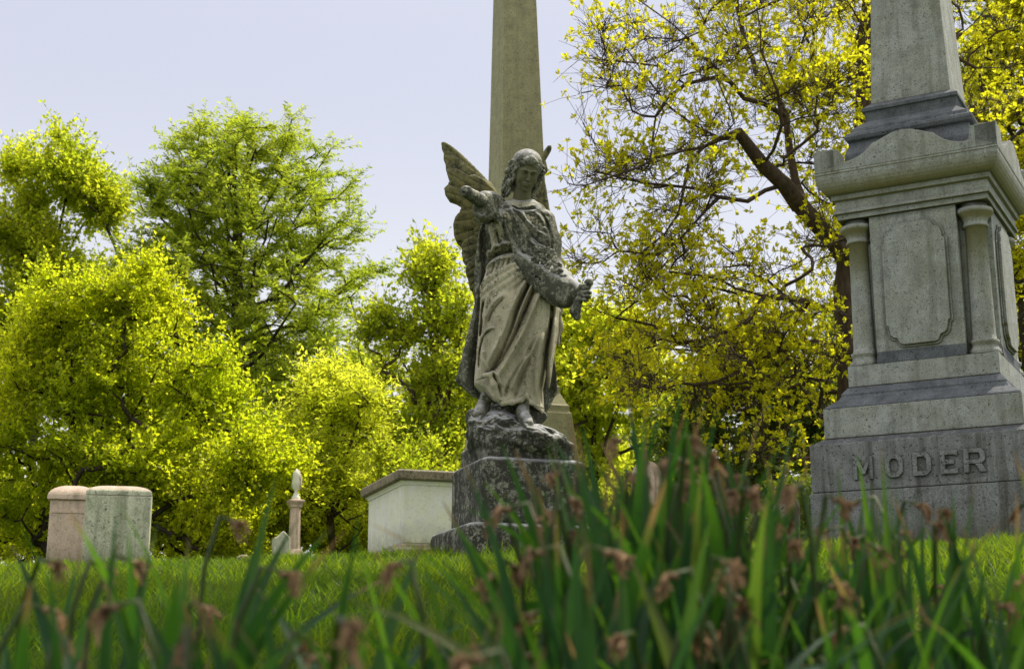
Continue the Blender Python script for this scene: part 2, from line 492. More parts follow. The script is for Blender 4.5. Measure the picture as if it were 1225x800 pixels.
# gablets and corner blocks on the cornice edge
for k in range(4):
    R = Matrix.Rotation(k*pi/2, 4, 'Z')
    H = z3_-z2_-0.02
    zb = z2_+0.021
    e = h2+0.002
    c_w = 0.20
    pts = [(-e, zb), (e, zb), (e, zb+H*1.12), (e-c_w, zb+H*1.08), (e-c_w-0.015, zb+H*0.48)]
    top = 0.0
    right = []
    for i in range(0, 9):           # concave shoulder rising to the gable
        f = i/8
        x = (e-c_w-0.04)*(1-f) + 0.26*f
        right.append((x, zb+H*(0.40+0.05*f+0.55*f**2.4)))
    right += [(0.245, zb+H*1.10), (0.215, zb+H*1.13), (0.15, zb+H*1.30), (0.08, zb+H*1.45), (0.0, zb+H*1.52)]
    pts += right
    pts += [(-x, z) for (x, z) in right[-2::-1]]
    pts += [(-(e-c_w-0.015), zb+H*0.48), (-(e-c_w), zb+H*1.08), (-e, zb+H*1.12)]
    mb = MB(); mb.prism(pts, -e-0.001*k, -e+0.17, R); mb.build('gablet', M_gran, mon, 0.005)
# stepped foot of the shaft
h5, z5 = mz(1010, 186); h6, z6 = mz(1013, 163); h7, z7 = mz(1035, 144); h8, z8 = mz(1032, 131)
hs, zs = mz(1041.5, 126)
ht, zt = mz(1041, 0)
print('shaft', h5, z5, h6, z6, h7, z7, h8, z8, hs, zs, ht, zt)
o = MB(); o.profile([(h5, z2_+0.03), (h5, z5), (h6-0.02, z6-0.06), (h6+0.012, z6-0.05), (h6+0.022, z6-0.02), (h6+0.012, z6+0.01),(h6-0.02,z6+0.025),(h6-0.03,z6+0.06),
                     (h7, z7-0.02), (h7, z7+0.005), (h8-0.005, z8-0.035), (h8+0.012, z8-0.03), (h8+0.012, z8), (hs+0.01, zs)])
o.build('shaft_foot', M_gdark, mon, 0.004)
sl = (ht-hs)/(zt-zs)
Ztop = 9.2
htop = hs + sl*(Ztop-zs)
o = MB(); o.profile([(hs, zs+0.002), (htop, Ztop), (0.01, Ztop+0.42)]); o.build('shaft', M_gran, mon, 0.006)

# raised letters M O D E R with chamfered slab strokes
def glyph(ch):
    # strokes as boxes / polygons on a 1 x 1.15 cell
    s = 0.20; W = 0.80; Hh = 1.0
    if ch == 'M':
        return [[(0,0),(s,0),(s,Hh*0.62),(0.40,0.22),(0.60,0.22),(0.80,Hh*0.62),(0.80,0),(1.0,0),(1.0,Hh),(0.80,Hh),(0.5,0.47),(s,Hh),(0,Hh)]]
    if ch == 'O':
        c = 0.22
        out = [(c,0),(W-c,0),(W,c),(W,Hh-c),(W-c,Hh),(c,Hh),(0,Hh-c),(0,c)]
        k = 0.11
        inn = [(s+k-0.02,s),(W-s-k+0.02,s),(W-s,s+k),(W-s,Hh-s-k),(W-s-k+0.02,Hh-s),(s+k-0.02,Hh-s),(s,Hh-s-k),(s,s+k)]
        return [('ring', out, inn)]
    if ch == 'D':
        c = 0.22; k = 0.11
        out = [(0,0),(W-c,0),(W,c),(W,Hh-c),(W-c,Hh),(0,Hh)]
        inn = [(s,s),(W-s-k+0.02,s),(W-s,s+k),(W-s,Hh-s-k),(W-s-k+0.02,Hh-s),(s,Hh-s)]
        return [('ring', out, inn)]
    if ch == 'E':
        return [[(0,0),(0.72,0),(0.72,0.27),(0.60,s),(s,s),(s,0.40),(0.56,0.40),(0.56,0.60),(s,0.60),(s,Hh-s),(0.60,Hh-s),(0.72,Hh-0.27),(0.72,Hh),(0,Hh)]]
    if ch == 'R':
        return [('ring', [(0,0.36),(0.66,0.36),(W,0.50),(W,Hh-0.18),(W-0.16,Hh),(0,Hh)], [(s,0.53),(0.56,0.53),(0.60,0.58),(0.60,Hh-0.24),(0.56,Hh-0.18),(s,Hh-0.18)]),
                [(0,0),(s,0),(s,0.358),(0,0.358)], [(0.58,0),(0.82,0),(0.66,0.358),(0.40,0.358)]]
def stroke(mb, g, fx, y0, y1, M):
    if g[0] == 'ring':
        o_, i_ = g[1], g[2]; n_ = len(o_)
        V = [(fx(p)[0], y0, fx(p)[1]) for p in o_] + [(fx(p)[0], y0, fx(p)[1]) for p in i_] + \
            [(fx(p)[0], y1, fx(p)[1]) for p in o_] + [(fx(p)[0], y1, fx(p)[1]) for p in i_]
        F = []
        for k in range(n_):
            k2 = (k+1) % n_
            F += [(k, k2, n_+k2, n_+k), (2*n_+k, 3*n_+k, 3*n_+k2, 2*n_+k2), (k, 2*n_+k, 2*n_+k2, k2), (n_+k, n_+k2, 3*n_+k2, 3*n_+k)]
        mb.add(V, F, M)
    else:
        mb.prism([fx(p) for p in g], y0, y1, M)
# placement from the photograph: letter heights rows ~ 541..570
z_lt = zfront(mc, ma, bh, 1100, 541, 0, -1) - gz; z_lb = zfront(mc, ma, bh, 1100, 569, 0, -1) - gz
LH = z_lt - z_lb
mcol = [('M',1021,1044),('O',1059,1080),('D',1092,1114),('E',1125,1146),('R',1153,1180)]
def local_x(px, py=555):
    u = (px-612.5)/FPX; v = (400.0-py)/FPX; den = CT - v*ST
    kx, ky = rot2(ma, 1, 0); bx_, by_ = rot2(ma, 0, -bh)
    bx_ += mc[0]; by_ += mc[1]
    return (u*by_/den - bx_)/(kx - u*ky/den)
for ch, a_, b_ in mcol:
    x0, x1 = local_x(a_), local_x(b_)
    gw = {'M':1.0,'O':0.8,'D':0.8,'E':0.72,'R':0.82}[ch]
    mb = MB()
    fx = lambda p: (x0 + p[0]/gw*(x1-x0), z_lb + p[1]*LH)
    for g in glyph(ch): stroke(mb, g, fx, -bh-0.022, -bh+0.004, None)
    mb.build('letter', M_gran2, mon, 0.005, 2, label='raised stone letter %s' % ch)

# ---------------- obelisk behind the angel
oc = (0.10, 17.6); oa = radians(19)
gz2 = float(ground_z(*oc)) - 0.05
ob = empty('obelisk_monument', (oc[0], oc[1], gz2), oa)
ob.rotation_euler = (Matrix.Rotation(radians(-0.5), 3, 'Y') @ Matrix.Rotation(oa, 3, 'Z')).to_euler()
tag(ob, 'plain olive grey stone obelisk rising directly behind the angel statue', 'monument')
def oz(px, py, sx=1, sy=-1):
    h, z = corner_solve(oc, oa, px, py, sx, sy); return h, z-gz2
h0, z0 = oz(692, 550); h1, z1 = oz(685.5, 494)
h2_, z2o = oz(680.5, 484); h3, z3o = oz(668, 466)
def oz2(px, py, shift):
    h, z = corner_solve((oc[0]+shift, oc[1]), oa, px, py, 1, -1); return h, z-gz2
hA, zA = oz2(652, 235, -0.052); hB, zB = oz2(640, 0, -0.085)
sl = (hB-hA)/(zB-zA)
hb_ = hA + sl*(z3o-zA)
print('obelisk', h0, z0, h1, z1, h2_, z2o, h3, z3o, hA, zA, hB, zB, 'base', hb_)
h0g = h0 + (h0-h1)/(z0-z1)*(0-z0)
o = MB(); o.profile([(h0g+0.2, -0.4), (h0g+0.2, 0.35), (h0g+0.02, 0.42)]); o.build('plinth', M_obel, ob, 0.01)
o = MB(); o.profile([(h0g, 0.42), (h1, z1)]); o.build('pedestal', M_obel, ob, 0.01)
o = MB(); o.profile([(h1-0.01, z1+0.003), (h1-0.02, z1+0.02), (h2_+0.02, z2o-0.02), (h2_, z2o), (h3+0.03, z3o-0.05), (hb_+0.05, z3o+0.03), (hb_+0.005, z3o+0.06)]); o.build('cap_moulding', M_obel, ob, 0.005)
Zt = 12.5
o = MB(); o.profile([(hb_, z3o+0.062), (hA+sl*(Zt-zA), Zt), (0.01, Zt+0.6)]); o.build('shaft', M_obel, ob, 0.01)

# ---------------- pedestal of the angel
pa = radians(18.5)
PC = (0.030, 8.20)
gz3 = float(ground_z(*PC)) - 0.03
ped = empty('statue_pedestal', (PC[0], PC[1], gz3), pa)
tag(ped, 'square dark lichen stained stone pedestal under the winged angel', 'pedestal')
def pz(px, py, sx=-1, sy=-1):
    h, z = corner_solve(PC, pa, px, py, sx, sy); return h, z-gz3
dh_, dt_ = pz(577, 549); _, db_ = pz(577, 624)
rh_, _t = pz(699, 558, 1, -1)
lh_, _t2 = pz(538, 563, -1, 1)
print('PED', dh_, dt_, db_, rh_, lh_)
hh = 0.5*(rh_+lh_)
PED_TOP = gz3 + dt_ + 0.035
o = MB(); o.profile([(hh+0.065, -0.2), (hh+0.065, db_-0.045), (hh+0.05, db_-0.016), (hh-0.01, db_-0.002)], Matrix.Translation((-0.052,-0.03,0))); o.build('base_slab', M_ped, ped, 0.012, 3)
o = MB(); o.profile([(hh, db_), (hh*0.995, dt_-0.01), (hh*0.97, dt_+0.012), (hh*0.80, dt_+0.035)]); o.build('die', M_ped, ped, 0.014, 3)

# ---------------- table tomb
ta = radians(19)
def tomb():
    A = P(476, 573, 10.9)                     # near corner of slab
    ux, uy = cos(ta), sin(ta); vx, vy = -sin(ta), cos(ta)
    # length of the left side so it ends at px 434
    u = (431-612.5)/FPX; v = (400-590)/FPX; den = CT-v*ST
    Ls = (u*A.y/den - A.x)/(vx - u*vy/den)
    Lf = 1.05
    cx = A.x + ux*Lf/2 + vx*Ls/2; cy = A.y + uy*Lf/2 + vy*Ls/2
    g = float(ground_z(cx, cy)) - 0.06
    t = empty('table_tomb', (cx, cy, g), ta)
    tag(t, 'low white box tomb with an overhanging brown stone lid left of the angel', 'tomb')
    zt_ = P(478.6, 560, 10.9).z-g; zb = P(478.6, 573, 10.9).z-g
    zc = P(478.6, 648, 10.95).z-g
    hx, hy = Lf/2, Ls/2
    def pr(name, rings, mat, bev=0.006):
        mb = MB(); V = []; F = []
        for (ix, z) in rings:
            a, b = hx-ix, hy-ix
            V += [(-a,-b,z),(a,-b,z),(a,b,z),(-a,b,z)]
        n_ = len(rings)
        for i in range(n_-1):
            for k in range(4): F.append((i*4+k, i*4+(k+1)%4, i*4+4+(k+1)%4, i*4+4+k))
        F.append((3,2,1,0)); F.append(tuple(4*(n_-1)+k for k in range(4)))
        mb.add(V, F); mb.build(name, mat, t, bev)
    pr('lid', [(0.03, zb+0.003), (0.004, zb+0.012), (0.0, zt_-0.012), (0.012, zt_)], M_slab)
    pr('lid_moulding', [(0.055, zb-0.030), (0.050, zb-0.012), (0.034, zb)], M_white, 0.002)
    pr('chest', [(0.062, zc), (0.062, zb-0.030)], M_white, 0.004)
    pr('plinth', [(0.0, -0.2), (0.0, zc-0.055), (0.03, zc-0.035), (0.035,zc-0.02),(0.056, zc-0.002)], M_slab, 0.004)
    print('tomb', Ls, zt_, zb, zc)
tomb()

# ---------------- left headstones
def headstone_dome(px0, px1, pyb, py_sh, py_top, Y, ang, depth, mat, label, cap=0.0, name='headstone'):
    a = P(px0, pyb, Y); b = P(px1, pyb, Y)
    wd = (b.x-a.x)/cos(ang)/2
    cx = (a.x+b.x)/2; g = float(ground_z(cx, Y+depth/2)) - 0.04
    t = empty(name, (cx, Y+depth/2, g), ang)
    tag(t, label, 'headstone')
    zs_ = P(px0, py_sh, Y).z-g; zt_ = P(px0, py_top, Y).z-g
    mb = MB()
    mb.box(-wd+cap, wd-cap, -depth/2+cap, depth/2-cap, -0.2, zs_)
    mb.build('body', mat, t, 0.012, 3)
    # domed cap: rings shrinking along an arc
    mb = MB(); V = []; F = []
    n_ = 9
    rings = [(0.0, zs_+0.002), (0.0, zs_+0.03)]
    for i in range(1, n_+1):
        a_ = pi/2*i/n_
        rings.append((1-cos(a_), zs_+0.03+(zt_-zs_-0.03)*sin(a_)))
    for (s_, z) in rings:
        X = wd*(1-s_*0.97); D = depth/2*(1-s_*0.97)
        V += [(-X,-D,z),(X,-D,z),(X,D,z),(-X,D,z)]
    m_ = len(rings)
    for i in range(m_-1):
        for k in range(4): F.append((i*4+k, i*4+(k+1)%4, i*4+4+(k+1)%4, i*4+4+k))
    F.append((3,2,1,0)); F.append(tuple(4*(m_-1)+k for k in range(4)))
    mb.add(V, F); mb.build('cap', mat, t, 0.004)
    return t, wd, zs_
tA, wA, zA_ = headstone_dome(47, 103, 682, 597, 578, 15.0, radians(12), 0.42, M_pink, 'pinkish granite headstone with rounded overhanging cap, left of the pair', 0.03)
mb = MB(); mb.box(-wA+0.05, wA-0.05, -0.21+0.022, -0.21+0.032, zA_-0.14, zA_-0.11); mb.build('band', M_pink, tA, 0.003)
tB, wB, zB_ = headstone_dome(93, 168, 681, 592, 578, 13.6, radians(13), 0.44, M_green, 'greenish lichen covered block headstone with pink shallow domed top, right of the pair')
mb = MB(); mb.box(-wB-0.03, wB+0.03, -0.25, 0.25, -0.2, 0.055); mb.build('foot', M_green, tB, 0.01)

# ---------------- small column monument with draped urn
Yc = 20.0
cpt = P(351.5, 671, Yc)
g = float(ground_z(cpt.x, Yc))-0.05
col_ = empty('column_monument', (cpt.x, Yc, g), radians(20))
tag(col_, 'slender pale stone column topped by a small draped urn', 'monument')
def hgt(py): return P(351, py, Yc).z-g
px_m = P(352.5, 600, Yc).x-P(351.5, 600, Yc).x
mb = MB(); mb.profile([(px_m*10, -0.3), (px_m*10, hgt(664)), (px_m*7.6, hgt(657))]); mb.build('base', M_pink, col_, 0.01)
mb = MB()
N = 24; V = []; F = []
zz = [hgt(657), hgt(612), hgt(607)]; rr = [px_m*7.0, px_m*6.4, px_m*6.2]
for z, r in zip(zz, rr):
    for k in range(N):
        q = r*(1.0 if k % 2 == 0 else 0.90); V.append((q*cos(2*pi*k/N), q*sin(2*pi*k/N), z))
for i in range(2):
    for k in range(N): F.append((i*N+k, i*N+(k+1)%N, (i+1)*N+(k+1)%N, (i+1)*N+k))
mb.add(V, F); mb.build('shaft', M_pink, col_)
mb = MB(); mb.profile([(px_m*6.6, hgt(607)), (px_m*7.0, hgt(604)), (px_m*9.4, hgt(600.5)), (px_m*9.4, hgt(598.5)), (px_m*5, hgt(597))]); mb.build('capital', M_pink, col_, 0.005)
mb = MB(); mb.lathe([(px_m*5, hgt(597)), (px_m*5, hgt(594)), (px_m*3.2, hgt(592)), (px_m*3.2, hgt(590)), (px_m*1.6, hgt(588)), (px_m*2.6, hgt(585.5)), (px_m*5.2, hgt(583)), (px_m*5.6, hgt(576)),
                     (px_m*4.6, hgt(571)), (px_m*5.0, hgt(568)), (px_m*3.6, hgt(564)), (px_m*1.4, hgt(561.5)), (px_m*0.3, hgt(560.5))], 20)
mb.build('urn', M_white, col_)
# cloth folded over one side of the urn
mb = MB(); V = []; F = []; na = 14; nz = 7
for i in range(nz):
    f = i/(nz-1)
    for k in range(na):
        a = -0.9 + 2.6*k/(na-1)
        r = px_m*(3.2+3.2*min(1, f*2.0)) * (1+0.10*sin(k*2.3)) * (1.0 if f < 0.9 else 0.96)
        V.append((r*cos(a), r*sin(a), hgt(562)+(hgt(584)-hgt(562))*f + px_m*0.8*sin(k*1.7)*(f > 0.8)))
for i in range(nz-1):
    for k in range(na-1): F.append((i*na+k, i*na+k+1, (i+1)*na+k+1, (i+1)*na+k))
mb.add(V, F, None, True); cl = mb.build('cloth', M_pink, col_)
sm = cl.modifiers.new('solid', 'SOLIDIFY'); sm.thickness = 0.012

# ---------------- other small stones
def small_stone(name, label, mat, poly_px, Y, thick, ang=0.0, foot=True):
    """upright stone: outline given by photo rows/columns turned into metres at its own distance"""
    pts = [P(a, b, Y) for a, b in poly_px]
    cx = sum(p.x for p in pts)/len(pts)
    g = float(ground_z(cx, Y))-0.06
    t = empty(name, (cx, Y, g), ang); tag(t, label, 'headstone')
    mb = MB(); mb.prism([((p.x-cx), max(p.z-g, -0.1)) for p in pts], -thick/2, thick/2); mb.build('slab', mat, t, min(0.02, thick*0.2), 3)
    return t
t = small_stone('headstone', 'small pale headstone with pointed top beside the slender column', M_green,
            [(326.5,680),(326.5,644),(331,642.5),(338,635),(344,641),(346,644),(346,680)], 19.4, 0.3, radians(15))
# arched tombstone behind the long leaves, with a raised rim
def arched(pxl, pxr, pyt, pyb, Y, thick, mat, label, ang):
    n_ = 14; cxp = (pxl+pxr)/2; r = (pxr-pxl)/2
    poly = [(pxl, pyb)] + [(cxp - r*cos(pi*i/n_), pyt+r*1.35-r*1.35*sin(pi*i/n_)) for i in range(n_+1)] + [(pxr, pyb)]
    t = small_stone('headstone', label, mat, poly[::-1], Y, thick, ang)
    pts = [P(a, b, Y) for a, b in poly]; cx = sum(p.x for p in pts)/len(pts); g = t.location.z
    mb = MB()
    ins = [((p.x-cx)*0.80, (p.z-g)*0.965-0.005) for p in pts]
    mb.prism(ins[::-1], -thick/2-0.018, -thick/2+0.002); mb.build('raised_panel', mat, t, 0.006)
arched(757, 791, 551, 690, 14.5, 0.2, M_pink, 'narrow round topped headstone half hidden behind the long leaves', radians(-22))
arched(925, 956, 590, 690, 13.0, 0.16, M_grey3, 'mottled grey rounded headstone just left of the MODER monument base', radians(-8))
def flat_stone(px0, px1, pyt, Y, label, ang):
    a = P(px0, pyt, Y); b = P(px1, pyt, Y); cx = (a.x+b.x)/2; wd = (b.x-a.x)/2
    g = float(ground_z(cx, Y))-0.08
    t = empty('headstone', (cx, Y, g), ang); tag(t, label, 'headstone')
    zt_ = a.z-g
    mb = MB(); mb.prism([(-wd*1.1,0),(wd*1.1,0),(wd*1.02,zt_*0.55),(wd*0.72,zt_*0.9),(wd*0.2,zt_),(-wd*0.3,zt_*1.0),(-wd*0.75,zt_*0.88),(-wd,zt_*0.55)], -0.18, 0.18); mb.build('slab', M_pink, t, 0.03, 3)
    mb = MB(); mb.box(-wd*1.15, wd*1.15, -0.22, 0.22, -0.2, zt_*0.4); mb.build('base', M_grey3, t, 0.01)
flat_stone(280, 304, 664, 17.5, 'low worn stone barely showing above the grass left of the slender column', 0.2)
flat_stone(391, 410, 667, 17.0, 'low worn stone barely showing above the grass right of the slender column', -0.1)
# ================================================================ the winged angel, carved as signed distance fields
class Vol:
    def __init__(s, lo, hi, h):
        s.h = h; s.lo = np.array(lo, np.float32)
        n = np.ceil((np.array(hi)-np.array(lo))/h).astype(int)+1
        s.n = n
        s.ax = [ (lo[i]+h*np.arange(n[i])).astype(np.float32) for i in range(3)]
        s.d = np.full(tuple(n), 1.0, np.float32)
    def sub(s, lo, hi, m=0.05):
        sl = []
        for i in range(3):
            a = int(max(0, math.floor((lo[i]-m-s.lo[i])/s.h))); b = int(min(s.n[i], math.ceil((hi[i]+m-s.lo[i])/s.h)+1))
            sl.append(slice(a, max(a+1, b)))
        X = s.ax[0][sl[0]][:, None, None]; Y = s.ax[1][sl[1]][None, :, None]; Z = s.ax[2][sl[2]][None, None, :]
        return tuple(sl), X, Y, Z
    def put(s, sl, dd, k=0.0, op='u'):
        a = s.d[sl]
        if op == 'u':
            if k > 0:
                h = np.maximum(k-np.abs(a-dd), 0)/k
                s.d[sl] = np.minimum(a, dd) - h*h*k*0.25
            else: s.d[sl] = np.minimum(a, dd)
        else:   # subtract dd
            nd = -dd
            if k > 0:
                h = np.maximum(k-np.abs(a-nd), 0)/k
                s.d[sl] = np.maximum(a, nd) + h*h*k*0.25
            else: s.d[sl] = np.maximum(a, nd)
    def ell(s, c, r, k=0.0, op='u', R=None):
        c = np.array(c, float); r = np.array(r, float); rm = max(r)
        sl, X, Y, Z = s.sub(c-rm, c+rm, 0.03+k)
        x, y, z = X-c[0], Y-c[1], Z-c[2]
        if R is not None:
            R = np.array(R)
            x, y, z = (R[0,0]*x+R[1,0]*y+R[2,0]*z, R[0,1]*x+R[1,1]*y+R[2,1]*z, R[0,2]*x+R[1,2]*y+R[2,2]*z)
        k0 = np.sqrt((x/r[0])**2+(y/r[1])**2+(z/r[2])**2); k1 = np.sqrt((x/r[0]**2)**2+(y/r[1]**2)**2+(z/r[2]**2)**2)+1e-9
        s.put(sl, (k0*(k0-1)/k1).astype(np.float32), k, op)
    def cap(s, a, b, ra, rb, k=0.0, op='u'):
        a = np.array(a, float); b = np.array(b, float); rm = max(ra, rb)
        sl, X, Y, Z = s.sub(np.minimum(a,b)-rm, np.maximum(a,b)+rm, 0.03+k)
        ba = b-a; L2 = float(ba@ba)+1e-12
        t = np.clip(((X-a[0])*ba[0]+(Y-a[1])*ba[1]+(Z-a[2])*ba[2])/L2, 0, 1)
        d = np.sqrt((X-a[0]-t*ba[0])**2+(Y-a[1]-t*ba[1])**2+(Z-a[2]-t*ba[2])**2) - (ra+(rb-ra)*t)
        s.put(sl, d.astype(np.float32), k, op)
    def chain(s, pts, rs, k=0.0, op='u', kk=None):
        for i in range(len(pts)-1): s.cap(pts[i], pts[i+1], rs[i], rs[i+1], k, op)

def surface_nets(v):
    d = v.d; nx, ny, nz = d.shape
    ins = d < 0
    c = [ins[i:nx-1+i, j:ny-1+j, k:nz-1+k] for i in (0,1) for j in (0,1) for k in (0,1)]
    s_ = sum(x.astype(np.int8) for x in c)
    act = (s_ > 0) & (s_ < 8)
    idx = -np.ones(act.shape, np.int64)
    I = np.argwhere(act); idx[act] = np.arange(len(I))
    acc = np.zeros((len(I), 3)); cnt = np.zeros(len(I))
    i0, j0, k0 = I.T
    corners = [(i,j,k) for i in (0,1) for j in (0,1) for k in (0,1)]
    val = {c_: d[i0+c_[0], j0+c_[1], k0+c_[2]].astype(float) for c_ in corners}
    for a in corners:
        for ax in range(3):
            if a[ax] == 0:
                b = list(a); b[ax] = 1; b = tuple(b)
                va, vb = val[a], val[b]
                m = (va < 0) != (vb < 0)
                t = np.where(m, va/np.where(m, va-vb, 1), 0)
                p = np.stack([np.full(len(I), float(x)) for x in a], 1); p[:, ax] += t
                acc[m] += p[m]; cnt[m] += 1
    V = (I + acc/cnt[:, None])*v.h + v.lo
    Fs = []
    for ax in range(3):
        o1, o2 = [(1,2),(2,0),(0,1)][ax]
        sl_a = [slice(1, n-1) for n in d.shape]; sl_b = list(sl_a)
        sl_a[ax] = slice(0, d.shape[ax]-1); sl_b[ax] = slice(1, d.shape[ax])
        A = ins[tuple(sl_a)]; B = ins[tuple(sl_b)]
        E = np.argwhere(A != B)
        base = E.copy().astype(np.int64)
        for q in range(3):
            if q != ax: base[:, q] += 1
        def g(u, w_):
            q = base.copy(); q[:, o1] -= u; q[:, o2] -= w_
            return idx[q[:,0], q[:,1], q[:,2]]
        quad = np.stack([g(0,0), g(1,0), g(1,1), g(0,1)], 1)
        flip = ~A[tuple(E.T)]
        quad[flip] = quad[flip][:, ::-1]
        Fs.append(quad)
    F = np.concatenate(Fs)
    F = F[(F >= 0).all(1)]
    return V, F

def blur2(a, n=1):
    for _ in range(n):
        a = (a + np.roll(a,1,0)+np.roll(a,-1,0)+np.roll(a,1,1)+np.roll(a,-1,1))/5
    return a

Y0 = 8.12
def Q(px, py, dy=0.0):
    p = P(px, py, Y0+dy); return np.array([p.x, p.y, p.z])
U = 0.00478       # metres per photo pixel at the statue

def seg_dist(X, Z, pts):
    """distance to a polyline and signed side in the x,z plane; returns (d, side, t)"""
    best = np.full(np.broadcast(X, Z).shape, 9.0, np.float32); side = np.zeros_like(best); tt = np.zeros_like(best)
    n = len(pts)-1
    for i in range(n):
        ax, az = pts[i]; bx, bz = pts[i+1]
        ex, ez = bx-ax, bz-az; L2 = ex*ex+ez*ez+1e-12
        t = np.clip(((X-ax)*ex+(Z-az)*ez)/L2, 0, 1)
        dx, dz = X-ax-t*ex, Z-az-t*ez
        d = np.sqrt(dx*dx+dz*dz); cr_ = ex*dz-ez*dx
        m = d < best
        best = np.where(m, d, best); side = np.where(m, np.sign(cr_), side); tt = np.where(m, (i+t)/n, tt)
    return best, side, tt

def smooth_poly(pts, n=5):
    """Catmull-Rom through pixel points"""
    P_ = [pts[0]]+list(pts)+[pts[-1]]; out = []
    for i in range(1, len(P_)-2):
        p0, p1, p2, p3 = [np.array(q, float) for q in P_[i-1:i+3]]
        for j in range(n):
            t = j/n
            out.append(0.5*((2*p1)+(-p0+p2)*t+(2*p0-5*p1+4*p2-p3)*t*t+(-p0+3*p1-3*p2+p3)*t**3))
    out.append(np.array(pts[-1], float)); return out

def relief(X, Z, lines, dy):
    """height map from traced fold lines: (pixel points, width px, height m, kind)"""
    H = np.zeros(np.broadcast(X, Z).shape, np.float32)
    for pts, wpx, amp, kind in lines:
        pp = [(Q(a, b, dy)[0], Q(a, b, dy)[2]) for a, b in smooth_poly(pts)]
        d, sd_, t = seg_dist(X, Z, pp)
        w_ = wpx*U*0.85
        env = np.clip(np.minimum(t, 1-t)*6+0.15, 0, 1)
        if kind == 'g':   H += amp*np.exp(-(d/w_)**2)*env
        elif kind == 's': # step: cloth edge, steep on one side, long slope on the other
            q = np.where(sd_ > 0, np.exp(-(d/(w_*0.35))**2), np.exp(-(d/(w_*1.8))**2)); H += amp*q*env
        elif kind == 'S':
            q = np.where(sd_ < 0, np.exp(-(d/(w_*0.35))**2), np.exp(-(d/(w_*1.8))**2)); H += amp*q*env
    return H

def poly_sdf(X, Z, pts):
    pts = [(float(a), float(b)) for a, b in pts]
    d, _, _ = seg_dist(X, Z, pts+[pts[0]])
    inside = np.zeros(np.broadcast(X, Z).shape, bool)
    n = len(pts); j = n-1
    for i in range(n):
        xi, zi = pts[i]; xj, zj = pts[j]
        c_ = ((zi > Z) != (zj > Z)) & (X < (xj-xi)*(Z-zi)/(zj-zi+1e-12)+xi)
        inside ^= c_; j = i
    return np.where(inside, -d, d).astype(np.float32)

def loft(v, rows, k=0.0, fold=None, op='u'):
    """rows: (py, px_left, px_right, half depth m, y offset m)"""
    rows = sorted([(Q((l+r)/2, py, dy)[2], Q(l, py, dy)[0], Q(r, py, dy)[0], hd, Y0+dy) for py, l, r, hd, dy in rows])
    zs = np.array([r[0] for r in rows]); z = v.ax[2]
    def it(i): return np.interp(z, zs, [r[i] for r in rows]).astype(np.float32)
    xl, xr, hd, yc = it(1), it(2), it(3), it(4)
    def sm_(a):
        for _ in range(int(0.02/v.h)): a = np.concatenate([[a[0]], (a[:-2]+2*a[1:-1]+a[2:])/4, [a[-1]]]).astype(np.float32)
        return a
    xl, xr, hd, yc = map(sm_, (xl, xr, hd, yc))
    cx = (xl+xr)/2; rx = (xr-xl)/2
    X = v.ax[0][:, None, None]; Y = v.ax[1][None, :, None]; Z = z[None, None, :]
    ux = (X-cx)/rx; uy = (Y-yc)/hd
    rad = (np.abs(ux)**2.2+np.abs(uy)**2.2)**(1/2.2)
    mn = np.minimum(rx, hd)
    d = (rad-1)*mn
    if fold is not None:
        th = np.arctan2(uy, ux)
        d = d - fold(th, Z, ux, uy)
    cap_ = np.maximum(zs[0]-Z, Z-zs[-1])
    d = np.maximum(d, cap_+0*d).astype(np.float32)
    sl = (slice(None),)*3
    v.put(sl, d, k, op)

LOZ, HIZ = Q(617, 505)[2]-0.02, Q(617, 168)[2]+0.06
VX = 0.0045

def fbm2(X, Z, s=30, seed=0):
    r = np.random.RandomState(seed); out = 0
    for i in range(5):
        a, b, c, e = r.uniform(0.6, 1.4, 4)*s*(1.7**i); ph = r.uniform(0, 6, 4)
        out = out + (0.6**i)*(np.sin(a*X+ph[0])*np.sin(b*Z+ph[1])+np.sin(c*(X+Z)*0.7+ph[2])*np.sin(e*(X-Z)*0.7+ph[3]))*0.5
    return out

def finish(v, name, mat, parent):
    V, F = surface_nets(v)
    return mesh_obj(name, V, F, mat, parent, smooth=True, world=True)

# ---- materials of the statue
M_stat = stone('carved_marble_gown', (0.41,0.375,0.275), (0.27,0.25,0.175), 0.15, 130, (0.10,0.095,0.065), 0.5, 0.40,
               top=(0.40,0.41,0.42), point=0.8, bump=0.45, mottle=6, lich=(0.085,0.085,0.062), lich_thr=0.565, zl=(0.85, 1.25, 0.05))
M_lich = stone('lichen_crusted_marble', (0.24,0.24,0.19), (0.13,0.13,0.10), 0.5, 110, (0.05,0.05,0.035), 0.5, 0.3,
               top=(0.46,0.46,0.48), lich=(0.072,0.074,0.056), lich_thr=0.49, point=0.7, bump=0.9, mottle=14, topr=(0.35, 0.75))  # pale up-facing tint paints sunlight on shoulders and folds
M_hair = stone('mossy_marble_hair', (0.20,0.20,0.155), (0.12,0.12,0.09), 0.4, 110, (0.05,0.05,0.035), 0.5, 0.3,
               top=(0.50,0.49,0.52), lich=(0.07,0.072,0.052), lich_thr=0.505, point=0.8, bump=0.7, mottle=14, topr=(0.18, 0.62))  # sunlit crown painted in as a paler top colour
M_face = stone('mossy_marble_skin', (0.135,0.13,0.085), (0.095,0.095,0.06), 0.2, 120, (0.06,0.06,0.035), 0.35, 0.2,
               top=(0.44,0.42,0.42), moss=(0.12,0.115,0.04), moss_amt=0.4, point=0.65, bump=0.4, mottle=12)
